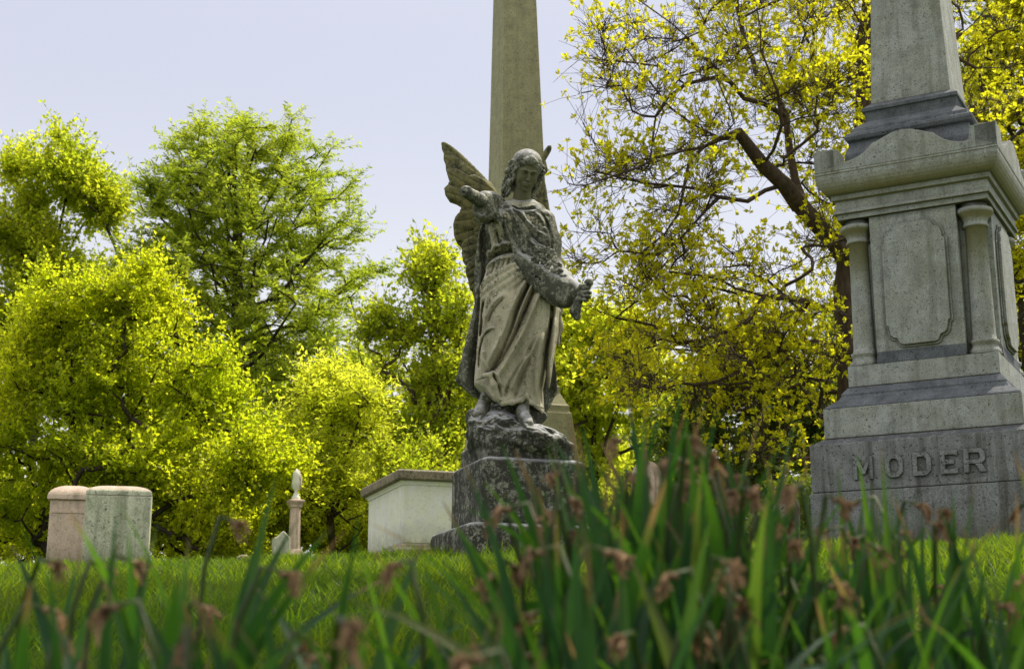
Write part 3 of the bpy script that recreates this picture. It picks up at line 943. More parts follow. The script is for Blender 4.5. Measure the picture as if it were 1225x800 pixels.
M_wing = stone('mossy_marble_wing', (0.17,0.155,0.07), (0.12,0.115,0.055), 0.3, 120, (0.06,0.06,0.035), 0.5, 0.4,
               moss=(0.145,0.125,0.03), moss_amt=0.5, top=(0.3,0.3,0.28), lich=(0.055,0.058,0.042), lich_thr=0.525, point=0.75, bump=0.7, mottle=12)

footz = Q(617, 515, 0)[2]
ang = empty('angel_statue', (PC[0], PC[1], PED_TOP))
tag(ang, 'weathered stone winged angel with outstretched broken arm, flowing robe and flowers, standing on a rock', 'statue')

# ---- gown -------------------------------------------------------
def build_gown():
    v = Vol((Q(540,300)[0], Y0-0.34, LOZ), (Q(680,300)[0], Y0+0.30, Q(617,235)[2]+0.05), VX)
    def fold(th, Z, ux, uy):
        zr = (Z-footz)
        low = np.clip(1.0-zr/0.85, 0, 1)
        f = 0.010*low*np.sin(11*th+5*zr)+0.007*low*np.sin(19*th-4*zr+1.0)
        return f*(np.clip(uy+0.3, 0, 1))        # regular folds only at the back, front is traced
    rows = [(241,606,640,0.060,0.02),(248,592,652,0.100,0.02),(262,585,657,0.135,0.01),(280,584,659,0.145,0.0),(296,585,658,0.125,0.0),
            (306,586,655,0.118,0.0),(318,584,652,0.130,0.0),(335,578,658,0.155,0.0),(355,575,665,0.175,0.0),(375,574,668,0.185,-0.005),(400,572,667,0.185,-0.01),
            (425,570,661,0.185,-0.01),(445,568,656,0.185,-0.01),(465,567,652,0.185,-0.005),(485,565,650,0.185,0.0),(500,563,650,0.185,0.0)]
    loft(v, rows, 0.0, fold)
    X = v.ax[0][:, None]; Z = v.ax[2][None, :]
    FY = -0.13
    # forward knee and thigh
    for (a,b,dy,r) in [((606,365),(600,420),-0.10,(0.085,0.07)), ((648,355),(642,440),-0.10,(0.075,0.06))]:
        v.cap(Q(*a,dy), Q(*b,dy+0.0), r[0], r[1], 0.09)
    # chest
    v.ell(Q(606,266,-0.10), (0.062,0.055,0.06), 0.06); v.ell(Q(636,268,-0.10), (0.062,0.055,0.06), 0.06)
    L = []
    # -- skirt: long creases from the waist down to the left hem
    c = lambda pts, w_, a, k='g': L.append((pts, w_, a, k))
    c([(637,335),(629,350),(619,373),(612,397),(602,420),(590,441),(578,453)], 2.4, -0.036)
    c([(631,335),(622,352),(612,374),(605,395),(595,416),(583,438)], 3.6, 0.020)
    c([(644,338),(633,362),(622,388),(613,408),(602,428),(590,446)], 2.3, -0.030)
    c([(640,337),(630,358),(620,382),(611,404),(600,426)], 2.6, 0.018)
    c([(650,345),(640,368),(629,394),(617,418),(604,440),(594,455)], 4.0, 0.020)
    c([(646,402),(636,420),(625,437),(614,452),(606,470)], 4.0, 0.016)
    c([(640,408),(630,428),(618,446),(609,462),(604,478)], 2.6, -0.018)
    c([(634,430),(626,448),(619,464),(615,480)], 3.0, -0.016)
    c([(630,428),(620,450),(612,470)], 2.6, 0.012)
    c([(654,398),(650,425),(648,452),(647,482)], 2.6, -0.018)
    c([(651,400),(645,425),(641,450),(640,474)], 3.4, 0.014)
    c([(658,352),(660,372),(658,395),(654,420),(652,450),(653,480)], 2.6, -0.030)
    c([(664,380),(661,410),(658,440),(657,470)], 3.0, 0.014)
    # thigh comma folds left
    c([(603,360),(595,368),(588,377),(584,388)], 1.5, -0.009)
    c([(603,356),(593,363),(585,372),(580,384)], 2.6, 0.007)
    c([(588,397),(580,401),(575,412),(573,428),(573,440)], 1.6, -0.010)
    c([(592,395),(583,397),(577,404)], 2.2, 0.008)
    c([(580,352),(577,366),(576,384),(574,400)], 1.8, -0.014)
    c([(584,352),(581,370),(580,390)], 2.2, 0.006)
    c([(586,448),(578,432),(577,420)], 3.0, 0.012)
    c([(590,448),(596,462),(600,478)], 1.8, -0.016)
    c([(586,444),(594,452),(599,464)], 2.4, 0.022)
    # -- bodice
    c([(590,250),(596,265),(604,280),(611,298)], 2.6, 0.012)
    c([(597,252),(601,270),(607,288),(612,300)], 1.8, -0.013)
    c([(587,262),(590,280),(592,298)], 2.2, 0.010)
    c([(584,270),(587,285),(586,300)], 1.6, -0.012)
    c([(594,275),(598,290),(602,300)], 1.6, -0.010)
    # girdle groove + soft blouse above it
    c([(581,308),(590,303),(603,300),(616,299)], 2.2, -0.030)
    c([(581,301),(590,296),(603,293),(616,292)], 4.5, 0.022)
    c([(580,316),(592,311),(606,308),(618,307)], 3.4, 0.010)
    for (x0, x1) in ((592,590),(598,595),(604,600),(610,606)):
        c([(x0,308),(x0*0.5+x1*0.5-1,318),(x1-3,328)], 1.3, -0.007)
    R2 = 1.85*relief(X, Z, L, FY)
    R2 = R2 + 0.0016*fbm2(X, Z, 26, 3)
    d = v.d
    mask = 1-np.clip((v.ax[1]-(Y0-0.06))/0.12, 0, 1)
    # clip the hem along the traced line
    hem = [(556,462),(568,455),(580,465),(592,479),(601,485),(612,483),(622,480),(629,472),(633,474),(638,485),(648,490),(662,484),(676,478)]
    hp = [(Q(a, b, FY)[0], Q(a, b, FY)[2]) for a, b in hem]
    hz = np.interp(v.ax[0], [p[0] for p in hp], [p[1] for p in hp]).astype(np.float32)
    # back of the hem sits a little lower
    Yb = np.clip((v.ax[1]-(Y0-0.12))/0.25, 0, 1)[None, :, None]
    hz3 = hz[:, None, None] - 0.010*Yb
    d -= (R2[:, None, :]*mask[None, :, None]).astype(np.float32)
    cut = hz3 - Z[None]
    h_ = np.maximum(0.012-np.abs(d-cut), 0)/0.012
    v.d = (np.maximum(d, cut)+h_*h_*0.003).astype(np.float32)
    # hollow under the hem
    v.ell((Q(612,495)[0], Y0, Q(612,495)[2]-0.02), (0.17,0.14,0.12), 0.02, 's')
    # girdle swathe: rolled cloth crossing the hips
    def roll(pts, rs, dy, k=0.010):
        pp = smooth_poly(pts, 3); n_ = len(pp)
        rr = 1.32*np.interp(np.linspace(0,1,n_), np.linspace(0,1,len(rs)), rs)
        # depth: hug the front ellipse
        Pts = []
        for a, b in pp:
            q = Q(a, b, dy); xc = Q(619,b)[0]; rx = 46*U
            e = min(0.98, abs(q[0]-xc)/rx); yy = Y0 - 0.180*sqrt(1-e**2.2) + dy
            q2 = P(a, b, yy); Pts.append(np.array([q2.x, yy, q2.z]))
        v.chain(Pts, rr, k)
    roll([(627,313),(612,319),(597,328),(584,338),(577,348)], [0.008,0.014,0.017,0.016,0.010], 0.004)
    roll([(628,317),(614,325),(600,335),(586,345),(577,354)], [0.008,0.014,0.018,0.018,0.012], -0.002)
    roll([(629,321),(618,330),(604,341),(589,351),(578,359)], [0.008,0.012,0.016,0.016,0.010], -0.004)
    roll([(630,325),(620,336),(608,346),(594,357),(583,366),(578,380)], [0.007,0.010,0.013,0.013,0.010,0.006], 0.002)
    roll([(600,323),(590,330),(581,337),(576,346)], [0.006,0.011,0.013,0.008], -0.006)
    # right part of the swathe
    roll([(629,320),(640,334),(652,345),(663,356),(669,366)], [0.008,0.013,0.018,0.018,0.012], -0.004)
    roll([(630,326),(639,340),(650,354),(660,365),(668,373)], [0.007,0.012,0.016,0.016,0.012], -0.008)
    roll([(632,332),(640,346),(648,360),(657,373),(663,384)], [0.006,0.010,0.013,0.013,0.008], 0.0)
    roll([(664,352),(670,362),(668,374),(662,382)], [0.010,0.016,0.016,0.010], 0.03)
    # tail of cloth hanging on the right side
    roll([(666,372),(668,384),(670,392),(666,402),(668,412)], [0.014,0.016,0.014,0.012,0.006], 0.06)
    # turned up corner of the hem, lower left
    v.chain([Q(570,454,-0.16), Q(580,449,-0.19), Q(587,447,-0.20)], [0.006,0.010,0.008], 0.02)
    v.chain([Q(586,449,-0.195), Q(591,460,-0.19), Q(594,472,-0.17), Q(599,482,-0.15)], [0.010,0.016,0.014,0.008], 0.025)
    v.chain([Q(601,484,-0.17), Q(613,482,-0.18), Q(624,479,-0.185), Q(630,472,-0.19), Q(636,482,-0.185), Q(650,488,-0.16)], [0.007,0.008,0.008,0.007,0.008,0.006], 0.02)
    return finish(v, 'gown', M_stat, ang)
build_gown()

# ---- cloak hanging behind ---------------------------------------
def build_cloak():
    v = Vol((Q(535,300)[0], Y0-0.08, LOZ-0.02), (Q(685,300)[0], Y0+0.36, Q(617,235)[2]), VX)
    X = v.ax[0][:, None]; Z = v.ax[2][None, :]
    dy = 0.10
    pts = [(590,252),(577,262),(571,285),(568,310),(566,330),(567,350),(566,366),(561,388),(555,412),(549,436),(543.5,456),(552,464),(563,472),(576,479),(592,482),
           (604,486),(630,500),(644,503),(652,497),(660,484),(668.5,467),(667,445),(664,425),(664,408),(669,398),(667,380),(668,360),(662,330),(667,305),(664,280),(656,255),(640,248)]
    pp = [(Q(a,b,dy)[0], Q(a,b,dy)[2]) for a,b in pts]
    s2 = poly_sdf(X, Z, pp)
    Zr = np.clip((Z-footz)/1.3, 0, 1)
    # wavy sheet: middle surface y(x,z)
    xc = Q(617,400)[0]
    R2 = relief(X, Z, [([(585,300),(575,340),(568,380),(562,420),(556,455)], 5, 0.02, 'g'), ([(577,300),(572,340),(574,380),(571,425),(570,470)], 4, -0.02, 'g'),
                       ([(590,370),(582,420),(581,475)], 5, 0.018, 'g'), ([(574,268),(573,300),(575,330),(571,355)], 3, 0.02, 'g'),([(580,268),(579,300),(580,330)], 2.5, -0.024, 'g'),
                       ([(655,420),(656,450),(650,490)], 4, 0.02, 'g'), ([(661,410),(663,440),(660,475)], 3, -0.012, 'g')], dy)
    mid = Y0 + 0.085 + 0.08*(1-Zr) - 0.9*(X-xc)**2*0.35
    thick = 0.045 + 0.012*np.sin(X*60+Z*6)
    Yg = v.ax[1][None, :, None]
    front = (mid-thick)[:, None, :] - R2[:, None, :]
    d = np.maximum(front-Yg, Yg-(mid+thick)[:, None, :])
    d = np.maximum(d*0.8, s2[:, None, :])
    h_ = np.maximum(0.03-np.abs(d-s2[:, None, :]), 0)/0.03
    v.d = (d + h_*h_*0.0075 + 0.0012*fbm2(X, Z, 40, 5)[:, None, :]).astype(np.float32)
    v.d[0]=1; v.d[-1]=1; v.d[:,0]=1; v.d[:,-1]=1; v.d[:,:,0]=1; v.d[:,:,-1]=1
    return finish(v, 'cloak', M_lich, ang)
build_cloak()

# ---- mantle across the chest and over the right forearm, with flowers
def build_mantle():
    v = Vol((Q(570,300)[0], Y0-0.55, Q(617,395)[2]-0.1), (Q(712,300)[0], Y0+0.22, Q(617,225)[2]+0.03), VX)
    rows = [(233,612,638,0.055,0.005),(240,602,642,0.085,0.01),(248,589,654,0.124,0.01),(262,586,660,0.158,0.0),(280,586,663,0.168,0.0),(298,588,664,0.158,0.0),
            (312,588,664,0.160,0.0),(335,590,668,0.175,0.0),(360,590,672,0.18,0.0)]
    loft(v, rows, 0.0)
    X = v.ax[0][:, None]; Z = v.ax[2][None, :]
    FY = -0.16
    pts = [(583,243),(594,236),(606,235),(612,241),(622,246),(633,244),(640,236),(652,243),(662,252),(668,268),(670,290),(672,312),(670,330),(656,338),(644,331),(632,323),(622,314),(614,303),(608,290),(603,276),(599,262),(590,268),(586,258)]
    pp = [(Q(a,b,FY)[0], Q(a,b,FY)[2]) for a,b in pts]
    s2 = poly_sdf(X, Z, pp)
    L = []
    c = lambda pts, w_, a, k='g': L.append((pts, w_, a, k))
    c([(609,248),(618,264),(630,284),(643,300)], 3.2, 0.018)
    c([(615,250),(624,266),(635,280),(650,292)], 2.4, -0.022)
    c([(622,252),(631,266),(642,276),(656,282)], 2.8, 0.018)
    c([(628,254),(638,262),(650,268),(659,270)], 2.0, -0.018)
    c([(604,252),(610,270),(618,290),(630,308),(645,320)], 2.6, -0.018)
    c([(600,254),(606,274),(612,292),(622,308),(636,320),(650,330)], 3.4, 0.022)
    c([(640,252),(648,262),(655,276),(658,292)], 2.4, 0.014)
    c([(646,250),(654,262),(660,280),(661,300)], 1.8, -0.020)
    c([(626,276),(634,292),(644,304),(656,312)], 2.2, -0.016)
    c([(592,244),(598,254),(601,264)], 3.0, 0.016)
    c([(636,290),(648,298),(660,300)], 2.4, 0.014)
    c([(612,244),(624,250),(640,248)], 2.0, -0.016)
    c([(610,240),(622,246),(642,243)], 2.0, 0.012)
    R2 = relief(X, Z, L, FY) + 0.004*fbm2(X, Z, 70, 8)
    mask = (1-np.clip((v.ax[1]-(Y0-0.03))/0.10, 0, 1))[None, :, None]
    d = v.d - (R2[:, None, :]*mask)
    e = s2[:, None, :]
    back = v.ax[1][None, :, None]-(Y0+0.17)
    d = np.maximum(np.maximum(d, back), e)
    h_ = np.maximum(0.024-np.abs(d-e), 0)/0.024
    v.d = (d + h_*h_*0.006).astype(np.float32)
    # forearm under cloth, swag hanging from it
    sh = Q(653,262,0.0); el = Q(662,318,-0.03); wr = Q(692,350,-0.30)
    v.chain([sh, Q(660,290,-0.01), el], [0.052,0.050,0.050], 0.04)
    v.chain([el, Q(676,334,-0.15), wr], [0.050,0.042,0.030], 0.03)
    def qroll(pts, rs, dys, k=0.03):
        n_ = 4*len(pts); t = np.linspace(0,1,n_); tt = np.linspace(0,1,len(pts))
        px = np.interp(t, tt, [p[0] for p in pts]); py = np.interp(t, tt, [p[1] for p in pts])
        dy = np.interp(t, tt, dys); r = np.interp(t, tt, rs)
        v.chain([Q(a,b,c_) for a,b,c_ in zip(px,py,dy)], r, k)
    qroll([(618,308),(632,320),(650,331),(668,342),(684,350)], [0.014,0.024,0.031,0.031,0.024], [-0.16,-0.175,-0.19,-0.23,-0.27], 0.055)
    qroll([(630,322),(642,336),(655,347),(668,355),(680,359)], [0.010,0.020,0.027,0.026,0.018], [-0.17,-0.18,-0.20,-0.235,-0.26], 0.055)
    qroll([(644,340),(654,350),(664,357),(674,361),(682,360)], [0.008,0.018,0.022,0.018,0.010], [-0.17,-0.19,-0.215,-0.24,-0.26])
    qroll([(640,316),(655,326),(670,334),(684,344)], [0.02,0.034,0.034,0.026], [-0.15,-0.16,-0.20,-0.27])
    # creases in the swag
    for pts, dys in (([(622,312),(636,326),(652,337),(670,347),(684,352)], [-0.19,-0.215,-0.235,-0.265,-0.285]), ([(632,328),(646,342),(660,352),(672,357)], [-0.19,-0.215,-0.24,-0.262]), ([(648,322),(662,332),(676,342)], [-0.20,-0.215,-0.26]), ([(628,322),(645,334),(662,345),(680,353)], [-0.205,-0.232,-0.262,-0.285]), ([(640,334),(655,345),(670,352)], [-0.205,-0.235,-0.265])):
        n_ = 12; t = np.linspace(0,1,n_); tt = np.linspace(0,1,len(pts))
        A = [Q(np.interp(x,tt,[p[0] for p in pts]), np.interp(x,tt,[p[1] for p in pts]), np.interp(x,tt,dys)) for x in t]
        v.chain(A, [0.0075]*n_, 0.010, 's')
    # frayed edge along the right arm
    for (a,b,r_) in ((660,268,0.013),(662,277,0.012),(664,286,0.014),(665,295,0.016),(664,303,0.012),(666,309,0.012)):
        v.ell(Q(a,b,-0.02), (r_,0.03,r_), 0.012)
    return finish(v, 'mantle', M_lich, ang)
build_mantle()

def build_flowers():
    v = Vol((Q(630,300)[0], Y0-0.42, Q(640,350)[2]-0.08), (Q(690,300)[0], Y0-0.03, Q(640,290)[2]), 0.0035)
    r = np.random.RandomState(5)
    spots = [(645,306),(651,312),(657,306),(648,319),(655,318),(662,314),(664,322),(669,326),(660,303),(640,312),(668,318),(674,333),(653,299),(659,327),(666,333),(643,299)]
    for i, (a, b) in enumerate(spots):
        dy = -0.20-0.0022*max(0, a-650)-0.02*r.rand()
        c_ = Q(a, b, dy); R_ = 0.017+0.007*r.rand()
        v.ell(c_, (R_*0.5,R_*0.5,R_*0.5), 0.006)
        n_ = 5
        for k in range(n_):
            t = 2*pi*k/n_+r.rand()
            q = c_+np.array([cos(t)*R_*0.8, -0.004, sin(t)*R_*0.8])
            v.ell(q, (R_*0.48,R_*0.40,R_*0.48), 0.004)
        v.ell(c_+np.array([0,-R_*0.45,0]), (0.005,0.006,0.005), 0.0, 's')
    return finish(v, 'flowers', M_lich, ang)
build_flowers()

# ---- outstretched broken arm with wide sleeve ---------------------
def build_arm():
    v = Vol((Q(545,230)[0]-0.05, Y0-0.60, Q(580,280,-0.1)[2]-0.06), (Q(612,230)[0], Y0+0.14, Q(580,218)[2]+0.05), 0.004)
    sh = Q(593,247,0.02); st = Q(558.5,230.5,-0.46)
    # sleeve: wide tube, opening toward the stump, hanging low
    mid = Q(580,239,-0.14)
    v.chain([sh, Q(586,243,-0.07), mid], [0.068,0.060,0.052], 0.04)
    v.cap(Q(586,250,-0.06), Q(579,252,-0.16), 0.060, 0.058, 0.05)
    v.cap(Q(583,262,-0.06), Q(579,258,-0.15), 0.030, 0.040, 0.04)
    # hollow mouth of the sleeve
    v.ell(Q(575,249,-0.235), (0.042,0.05,0.052), 0.012, 's')
    # rings of cloth
    for (dy, rr) in ((-0.185,0.058),(-0.14,0.064),(-0.095,0.066)):
        c_ = Q(577+ (-0.185-dy)*-90*1.0, 249, dy)
        pts = [c_+np.array([cos(t)*rr*0.80, sin(t)*0.012, sin(t)*rr*1.02]) for t in np.linspace(0, 2*pi, 22)]
        v.chain(pts, [0.0085]*22, 0.010)
    # bare forearm to the broken end
    v.chain([Q(577,241,-0.14), Q(568,236,-0.30), st], [0.040,0.037,0.034], 0.012)
    v.ell(st+np.array([-0.006,-0.012,0.004]), (0.034,0.022,0.030), 0.012)
    v.ell(st+np.array([-0.022,-0.034,-0.014]), (0.014,0.014,0.012), 0.0, 's')
    v.ell(st+np.array([0.012,-0.045,0.010]), (0.016,0.016,0.012), 0.004, 's')
    # pendant end of the sleeve
    v.chain([Q(590,252,-0.14), Q(598,262,-0.15), Q(601,270,-0.15)], [0.026,0.022,0.008], 0.03)
    X = v.ax[0][:, None, None]; Y = v.ax[1][None, :, None]; Z = v.ax[2][None, None, :]
    v.d = (v.d + 0.0015*np.sin(X*210+Z*60)*np.sin(Z*170)*np.sin(Y*150)).astype(np.float32)
    return finish(v, 'arm', M_lich, ang)
build_arm()

# ---- hand holding a rolled scroll on the right
def build_hand():
    v = Vol((Q(672,350)[0], Y0-0.55, Q(690,395,-0.3)[2]-0.03), (Q(716,350)[0]+0.01, Y0-0.12, Q(690,322,-0.3)[2]+0.03), 0.003)
    D = -0.33
    v.ell(Q(697,352,D), (0.030,0.026,0.034), 0.015)
    v.chain([Q(690,350,D+0.05), Q(698,350,D)], [0.028,0.024], 0.02)
    # stem of the object, upper knob and lower broken end
    v.chain([Q(705,337,D-0.01), Q(701,347,D-0.01), Q(692,360,D+0.0), Q(688,372,D+0.01), Q(690,379,D+0.01)], [0.020,0.018,0.022,0.030,0.022], 0.012)
    v.ell(Q(704,338,D-0.012), (0.026,0.024,0.020), 0.01)
    v.ell(Q(702,341,D-0.028), (0.010,0.008,0.008), 0.004, 's')
    # four fingers wrapped round it and the thumb
    for i, (a, b) in enumerate(((701,345),(703,350),(702,355),(699,359))):
        q = Q(a, b, D-0.012); L_ = (1.0, 1.1, 1.05, 0.9)[i]
        v.chain([q+np.array([0.006,0.024,0.002]), q+np.array([0.012*L_,0.002,0.0]), q+np.array([0.002,-0.020*L_,-0.002]), q+np.array([-0.018*L_,-0.020,-0.004])],
                [0.0105,0.0105,0.0098,0.0085], 0.004)
    v.chain([Q(692,347,D-0.01), Q(695,342,D-0.03), Q(700,341,D-0.036)], [0.013,0.0115,0.009], 0.006)
    X = v.ax[0][:, None, None]; Y = v.ax[1][None, :, None]; Z = v.ax[2][None, None, :]
    v.d = (v.d + 0.0010*np.sin(X*260)*np.sin(Z*220+1)*np.sin(Y*200)).astype(np.float32)
    return finish(v, 'hand', M_lich, ang)
build_hand()

# ---- head, neck and hair ------------------------------------------
def rotm(rx, ry, rz):
    return np.array((Matrix.Rotation(rz,3,'Z') @ Matrix.Rotation(ry,3,'Y') @ Matrix.Rotation(rx,3,'X')))
HC = Q(629, 208, -0.07)
HR = rotm(radians(27), radians(6), radians(15))    # bowed, turned slightly right and tipped
def H(x, y, z): return HC + HR @ np.array([x, y, z])
def build_head():
    v = Vol(HC-np.array([0.15,0.17,0.26]), HC+np.array([0.15,0.17,0.15]), 0.0026)
    # cranium and face mass (front = -y)
    v.ell(H(0,0.018,0.035), (0.078,0.096,0.090), 0.0, R=HR)
    v.ell(H(0,-0.026,-0.012), (0.064,0.066,0.088), 0.03, R=HR)
    v.ell(H(0,-0.040,-0.070), (0.036,0.036,0.032), 0.03, R=HR)      # jaw
    v.ell(H(0,-0.074,-0.088), (0.014,0.012,0.011), 0.016, R=HR)     # chin
    for s_ in (-1,1):
        v.ell(H(s_*0.036,-0.066,-0.028), (0.020,0.016,0.020), 0.022, R=HR)   # cheek
        v.ell(H(s_*0.028,-0.096,0.012), (0.019,0.013,0.0125), 0.010, 's', R=HR)  # socket
        v.ell(H(s_*0.028,-0.079,0.010), (0.0145,0.011,0.0100), 0.002, R=HR)    # lid covered eye
        v.chain([H(s_*0.014,-0.089,0.008), H(s_*0.028,-0.0925,0.0035), H(s_*0.042,-0.083,0.007)], [0.0016,0.0018,0.0014], 0.002, 's')
        v.chain([H(s_*0.010,-0.095,0.024), H(s_*0.026,-0.096,0.030), H(s_*0.046,-0.083,0.024)], [0.0045,0.005,0.004], 0.012)  # brow
        v.ell(H(s_*0.0085,-0.100,-0.026), (0.0065,0.008,0.006), 0.004, R=HR)    # nostril wing
        v.ell(H(s_*0.0055,-0.108,-0.0325), (0.0030,0.004,0.003), 0.002, 's', R=HR)
    v.chain([H(0,-0.092,0.022), H(0,-0.104,-0.006), H(0,-0.113,-0.024)], [0.0070,0.0072,0.0088], 0.008)  # nose
    # mouth
    v.ell(H(0,-0.088,-0.052), (0.026,0.014,0.016), 0.012, R=HR)
    v.chain([H(-0.019,-0.092,-0.050), H(-0.006,-0.1035,-0.0465), H(0.006,-0.1035,-0.0465), H(0.019,-0.092,-0.050)], [0.0025,0.0048,0.0048,0.0025], 0.003)
    v.chain([H(-0.014,-0.094,-0.057), H(0,-0.102,-0.0585), H(0.014,-0.094,-0.057)], [0.003,0.0058,0.003], 0.003)
    v.chain([H(-0.022,-0.093,-0.0515), H(0,-0.1085,-0.0525), H(0.022,-0.093,-0.0515)], [0.0014,0.0018,0.0014], 0.0015, 's')
    v.chain([H(-0.010,-0.100,-0.0675), H(0.010,-0.100,-0.0675)], [0.004,0.004], 0.008, 's')
    # neck to the collar
    v.chain([H(0,0.012,-0.05), Q(625,232,-0.03), Q(622,250,0.0)], [0.050,0.047,0.058], 0.02)
    v.cap(Q(606,250,0.01), Q(640,250,0.01), 0.035, 0.035, 0.05)
    # collar bones, soft
    return finish(v, 'head', M_face, ang)
build_head()

def build_hair():
    v = Vol(HC-np.array([0.19,0.19,0.30]), HC+np.array([0.19,0.22,0.19]), 0.003)
    # smooth crown
    v.ell(H(0,0.022,0.056), (0.093,0.106,0.090), 0.0, R=HR)
    # cut the face opening
    v.ell(H(0,-0.080,-0.018), (0.057,0.070,0.078), 0.012, 's', R=HR)
    r = np.random.RandomState(11)
    # thick waves round the face, centre parting with a raised knot above the brow
    for s_ in (-1, 1):
        for j, (off, rad) in enumerate(((0.0,0.0145),(0.015,0.0155),(0.030,0.0150))):
            pts = []; rs = []
            for t in np.linspace(0, 1, 16):
                a = 0.10+t*1.75
                x = s_*(0.067+off*0.8)*sin(a)*1.10
                z = 0.004+(0.078+off*0.5)*cos(a)
                y = -0.080+0.085*t+off*1.0
                wv = 0.007*sin(t*17+j*2.1)
                pts.append(H(x+s_*wv, y+wv, z+wv*0.6)); rs.append(rad*(1.05-0.15*t)*(1+0.15*sin(t*23+j)))
            v.chain(pts, rs, 0.006)
    v.chain([H(0.0,-0.086,0.076), H(0.0,-0.078,0.100), H(0,-0.050,0.125)], [0.010,0.014,0.010], 0.012)
    # long locks falling to the shoulders
    for s_, n_ in ((-1, 7), (1, 6)):
        for i in range(n_):
            x0 = s_*(0.066+0.020*r.rand()); y0 = 0.05*r.rand()-0.01+0.012*i
            pts = []; rs = []
            Ln = (0.185 if s_ < 0 else 0.155)*(0.85+0.3*r.rand())
            ph = r.rand()*6
            for t in np.linspace(0, 1, 14):
                flare = (0.030 if s_ < 0 else 0.016)*t*t
                pts.append(H(x0+s_*(0.014*sin(t*2.8)+flare)-s_*0.02*t+0.006*sin(t*13+ph), -0.030+y0+0.04*t+0.006*cos(t*15+ph), 0.02-Ln*t))
                rs.append(0.0155*(1-0.55*t)+0.003*sin(t*20+ph))
            v.chain(pts, rs, 0.005)
    # curls at ear level
    for s_ in (-1, 1):
        for i in range(7):
            q = H(s_*(0.082+0.012*r.rand()), -0.025+0.02*i*0.9, 0.02-0.022*(i % 4)+0.01*r.rand())
            pts = [q+np.array([0.014*cos(t), 0.004*sin(2*t), 0.014*sin(t)]) for t in np.linspace(0, 5.2, 9)]
            v.chain(pts, [0.0075]*9, 0.003)
    # back mass
    v.ell(H(0,0.060,-0.045), (0.074,0.060,0.100), 0.03, R=HR)
    X = v.ax[0][:, None, None]; Y = v.ax[1][None, :, None]; Z = v.ax[2][None, None, :]
    low = np.clip((HC[2]+0.075-Z)/0.03, 0, 1)
    v.d = (v.d + low*0.0022*np.sin(X*330+8*np.sin(Z*50))*np.sin(Y*180+5*np.sin(Z*40))).astype(np.float32)
    return finish(v, 'hair', M_hair, ang)
build_hair()

# ---- wings ----------------------------------------------------------
def build_wing(name, outline, rows, ydepth, vox=0.004, thick=0.030):
    xs = [Q(a,b,ydepth)[0] for a,b in outline]; zs = [Q(a,b,ydepth)[2] for a,b in outline]
    v = Vol((min(xs)-0.03, Y0+ydepth-0.10, min(zs)-0.03), (max(xs)+0.03, Y0+ydepth+0.12, max(zs)+0.03), vox)
    X = v.ax[0][:, None]; Z = v.ax[2][None, :]
    s2 = poly_sdf(X, Z, list(zip(xs, zs)))
    H2 = np.zeros(s2.shape, np.float32)
    # feathers: each a long leaf shape from root to tip, higher toward its midline, with overlap steps
    for (a0,b0,a1,b1,wpx,lev) in rows:
        p0 = Q(a0,b0,ydepth); p1 = Q(a1,b1,ydepth)
        ex, ez = p1[0]-p0[0], p1[2]-p0[2]; L_ = sqrt(ex*ex+ez*ez); ex /= L_; ez /= L_
        s_ = ((X-p0[0])*ex+(Z-p0[2])*ez)/L_; t_ = ((X-p0[0])*-ez+(Z-p0[2])*ex)/(wpx*U)
        sh = np.clip(1-np.abs(t_)**2.2-np.clip((s_-0.72)/0.28, 0, 2)**2.4, -1, 1)
        ins = (sh > 0) & (s_ > -0.05)
        h = lev*0.009 + 0.009*np.clip(sh*1.6, 0, 1)**0.5 - 0.005*np.exp(-(t_/0.12)**2)
        barbs = 0.0018*np.sin((s_*L_*1.0+np.abs(t_)*0.012)*520)
        H2 = np.where(ins, np.maximum(H2, h+barbs*np.clip(sh*3,0,1)), H2)
    mid = Y0 + ydepth + 0.25*(X-(min(xs)+max(xs))/2)**2
    H2 = H2 + 0.0015*fbm2(X, Z, 50, 2)
    Yg = v.ax[1][None, :, None]
    fr = (mid-thick*0.5-H2)[:, None, :]; bk = (mid+thick*0.5+H2)[:, None, :]
    d = np.maximum(np.maximum(fr-Yg, Yg-bk), s2[:, None, :])
    e = s2[:, None, :]; h_ = np.maximum(0.02-np.abs(np.maximum(fr-Yg, Yg-bk)-e), 0)/0.02
    v.d = (d + h_*h_*0.005).astype(np.float32)
    v.edge = (X, Z)
    # thick leading edge
    return v
# left wing (seen on the left): outline traced from the photograph
wl = [(528.5,171),(533,171.5),(540,177),(548,184),(556,192),(565,201),(574,211),(582,220),(592,232),(600,250),(600,300),(592,340),(581,356),(573,362),(568,360),(566,352),(562,345),(560,336),
      (557,326),(558,318),(554,313),(552,303),(553,298),(547,292),(543,281),(542,270),(545,261),(549,256),(552,250),(551,246),(546,243),(538,240),(532.5,232),(531,225),(535,221),(538.5,219),(536,211),(533.5,203),(533,196),(530.5,190),(531,183),(528.5,178)]
rows = []
rows += [(585,225,528,172,11,1),(586,232,530,190,11,2),(588,240,533,208,11,3),(588,246,536,222,10,2)]
rows += [(592,250,531,232,12,3),(592,256,545,246,9,2)]
rows += [(594,262,542,268,13,3),(594,270,543,284,11,2),(592,284,553,300,10,3),(590,296,554,314,9,2),(588,306,557,330,9,3),(586,316,562,346,8,2),(584,326,569,361,8,3)]
for i in range(6): rows.append((592,232+i*9,560+i*1.5,216+i*13,8,4))
v = build_wing('wing', wl, rows, 0.20)
le = smooth_poly([(530,172),(541,179),(556,193),(573,211),(585,225)], 4)
v.chain([Q(a,b,0.19) for a,b in le], np.linspace(0.009,0.024,len(le)), 0.012)
v.chain([Q(585,225,0.19), Q(596,246,0.17), Q(604,270,0.12)], [0.024,0.04,0.05], 0.03)
